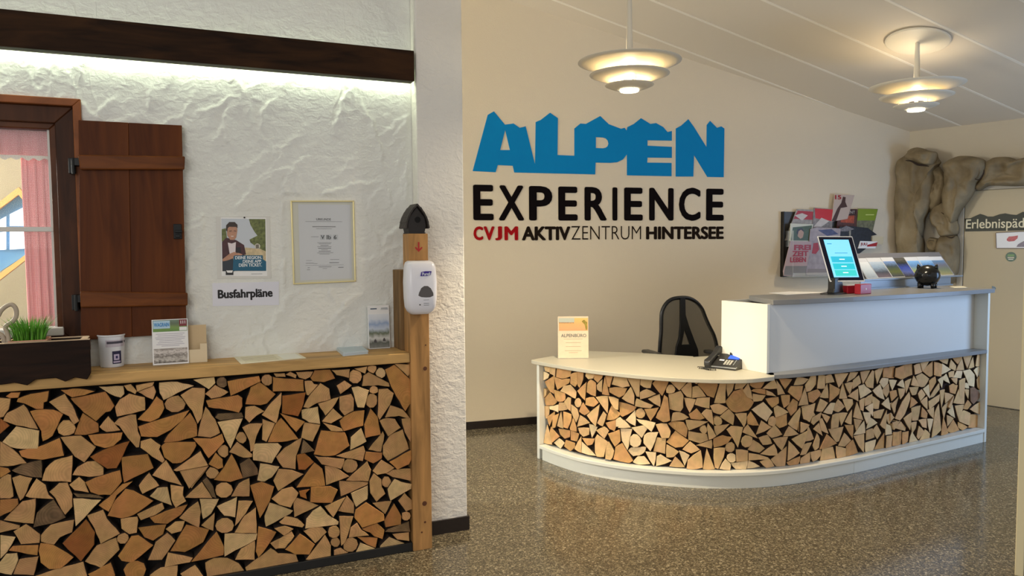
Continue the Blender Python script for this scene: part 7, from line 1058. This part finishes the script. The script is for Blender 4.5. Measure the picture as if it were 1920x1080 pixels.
def sticker(label, x, y, r, layers):
    a, b = FRW.px(x, y, c); t = thing('door_sticker', FRW.p(a, b-r, c), label, 'sticker'); g = G(); g.lathe(FRW.p(a, b, c-.001), [(r, 0), (r, .002)], 28, ax=FRW.w); g.build('disc', layers[0], t)
    for nm, x0, x1, y0, y1, m_ in layers[1]: slab(nm, FRW, rect(a+x0*r, a+x1*r, b+y0*r, b+y1*r), c+.001, c+.002, m_, t)
sticker('round dark green sticker on the door under the framed notice', 1895.5, 481.5, .046, (M('stick_green', (44, 84, 62)), [('printed_hill', -.6, .6, .1, .5, M('stick_lime', (96, 140, 72))), ('printed_text', -.6, .6, -.3, -.05, M('stick_pale', (196, 186, 160))), ('printed_text', -.45, .45, -.62, -.45, M('stick_white', (220, 214, 196)))]))
a, b_ = FRW.px(1862, 541, c); slab('door_sticker', FRW, FRW.pxs([(1860, 546), (1860, 536), (1866, 538), (1867.5, 541), (1863, 546)], c), c-.001, c+.001, M('stick_blue', (96, 120, 136)), label='small pale blue arrow sticker low on the door', cat='sticker')
# near door frame at the right edge of the picture
d2 = thing('door_2', (3.376, 2.649, 0), kind='structure')
rr_ = ray(1902, 1079); rr_.z = 0; rr_.normalize(); per = V(rr_.y, -rr_.x, 0)
FN = Fr((3.376, 2.649, 0), per, Z, -rr_)
slab('door_frame', FN, rect(0, .036, 0, 2.1), -.10, 0, mat('cream_door_frame', (226, 214, 176), .5), d2, bevel=.004)
slab('door_leaf', FN, rect(.038, .80, .01, 2.08), -.07, -.03, mat('white_door_leaf', (240, 240, 238), .5), d2, bevel=.004)
slab('door_frame', FN, rect(.802, .84, 0, 2.1), -.10, 0, MATS['cream_door_frame'], d2, bevel=.004); slab('door_frame', FN, rect(0, .84, 2.101, 2.14), -.10, 0, MATS['cream_door_frame'], d2, bevel=.004)

# ================================================================ PENDANT LAMPS
LMW = mat('lamp_white_metal', (222, 214, 196), .4); LGL = mat('lamp_glass_lit', (255, 244, 214), .3, emit=3)
def pendant(x, y, zb, D, label, power, canopy_r):
    k = D/.60; t = thing('pendant_lamp', (x, y, zb), label, 'lamp', 'pendant lamps over the desk'); c = V(x, y, 0)
    def shade(z, ro, ri, drop, name='shade'):
        g = G(); pr = []
        for i in range(9):
            u = i/8; pr.append((ri+(ro-ri)*u, z+drop*(1-u*u)))
        pr2 = [(r_, z_+.0025) for r_, z_ in pr][::-1]
        if ri < .01: pass
        g.loft([[c+V(math.cos(a)*max(r_, .0008), math.sin(a)*max(r_, .0008), z_) for a in [2*math.pi*i/56 for i in range(56)]] for r_, z_ in pr+pr2+[pr[0]]], cap=False)
        g.build(name, LMW, t, smooth=True)
    shade(zb+.172*k, .30*k, .018, -.046*k, 'upper_shade'); shade(zb+.100*k, .232*k, .05*k, -.036*k, 'middle_shade'); shade(zb+.038*k, .142*k, .054*k, -.024*k, 'lower_shade')
    g = G(); g.lathe(c, [(.001, zb), (.052*k, zb+.001), (.056*k, zb+.006), (.056*k, zb+.012), (.001, zb+.013)], 32); g.build('glass_disc', LGL, t, smooth=False)
    g = G()
    for i in range(3):
        a = 2*math.pi*i/3+.4; g.tube([c+V(math.cos(a)*.11*k, math.sin(a)*.11*k, zb+.03*k), c+V(math.cos(a)*.11*k, math.sin(a)*.11*k, zb+.135*k)], .0025, 6)
        g.tube([c+V(math.cos(a)*.06*k, math.sin(a)*.06*k, zb+.008), c+V(math.cos(a)*.08*k, math.sin(a)*.08*k, zb+.02*k)], .002, 6)
    g.build('support_rods', STEEL, t)
    zc = ceil_z(x, y)
    g = G(); g.tube([c+Z*(zb+.128*k), c+Z*(zb+.20*k), c+Z*(zb+.42*k), c+Z*(zc-.01)], [.026*k, .021*k, .015*k, .014*k], 14); g.build('stem', LMW, t, smooth=True)
    FCan = Fr((x, y, zc), CU, CV, CW); g = G(); g.lathe(FCan.p(0, 0, .005), [(canopy_r*.98, 0), (canopy_r, .003), (canopy_r, .012), (canopy_r*.96, .016), (.02, .02)], 48, ax=CW); g.build('ceiling_rose', LMW, t, smooth=False)
    g = G(); g.lathe(c+Z*(zb+.055*k), [(.010, 0), (.013, .01), (.013, .03), (.008, .04)], 16); g.build('bulb', mat('bulb_glow', (255, 226, 160), .3, emit=3), t, smooth=True)
    for kind, z_, pw, col in (('POINT', zb+.045*k, power*.028, (1, .82, .52)), ('POINT', zb+.104*k, power*.03, (1, .82, .52)), ('SPOT', zb-.012, power, (1, .82, .55)), ('WIDE', zb-.012, power*.22, (1, .84, .6)), ('UP', zb+.19*k, power*.09, (1, .82, .56))):
        l = bpy.data.lights.new('lamp_light', 'SPOT' if kind != 'POINT' else kind); l.energy = pw; l.color = col; l.shadow_soft_size = .03
        if kind != 'POINT': l.spot_size = math.radians({'SPOT': 108, 'WIDE': 172, 'UP': 165}[kind]); l.spot_blend = .5
        lo = bpy.data.objects.new('lamp_light', l); COL.objects.link(lo); lo.location = c+Z*z_+(CV*.045 if kind == 'UP' else V(0, 0, 0))
        if kind == 'UP': lo.rotation_euler = (math.pi, 0, 0)
pendant(1.906, 3.85, 2.472, .575, 'left pendant lamp of stacked white discs above the low desktop', 165, .19)
pendant(4.909, 4.803, 2.665, .70, 'right pendant lamp of stacked white discs below its round ceiling rose', 55, .235)
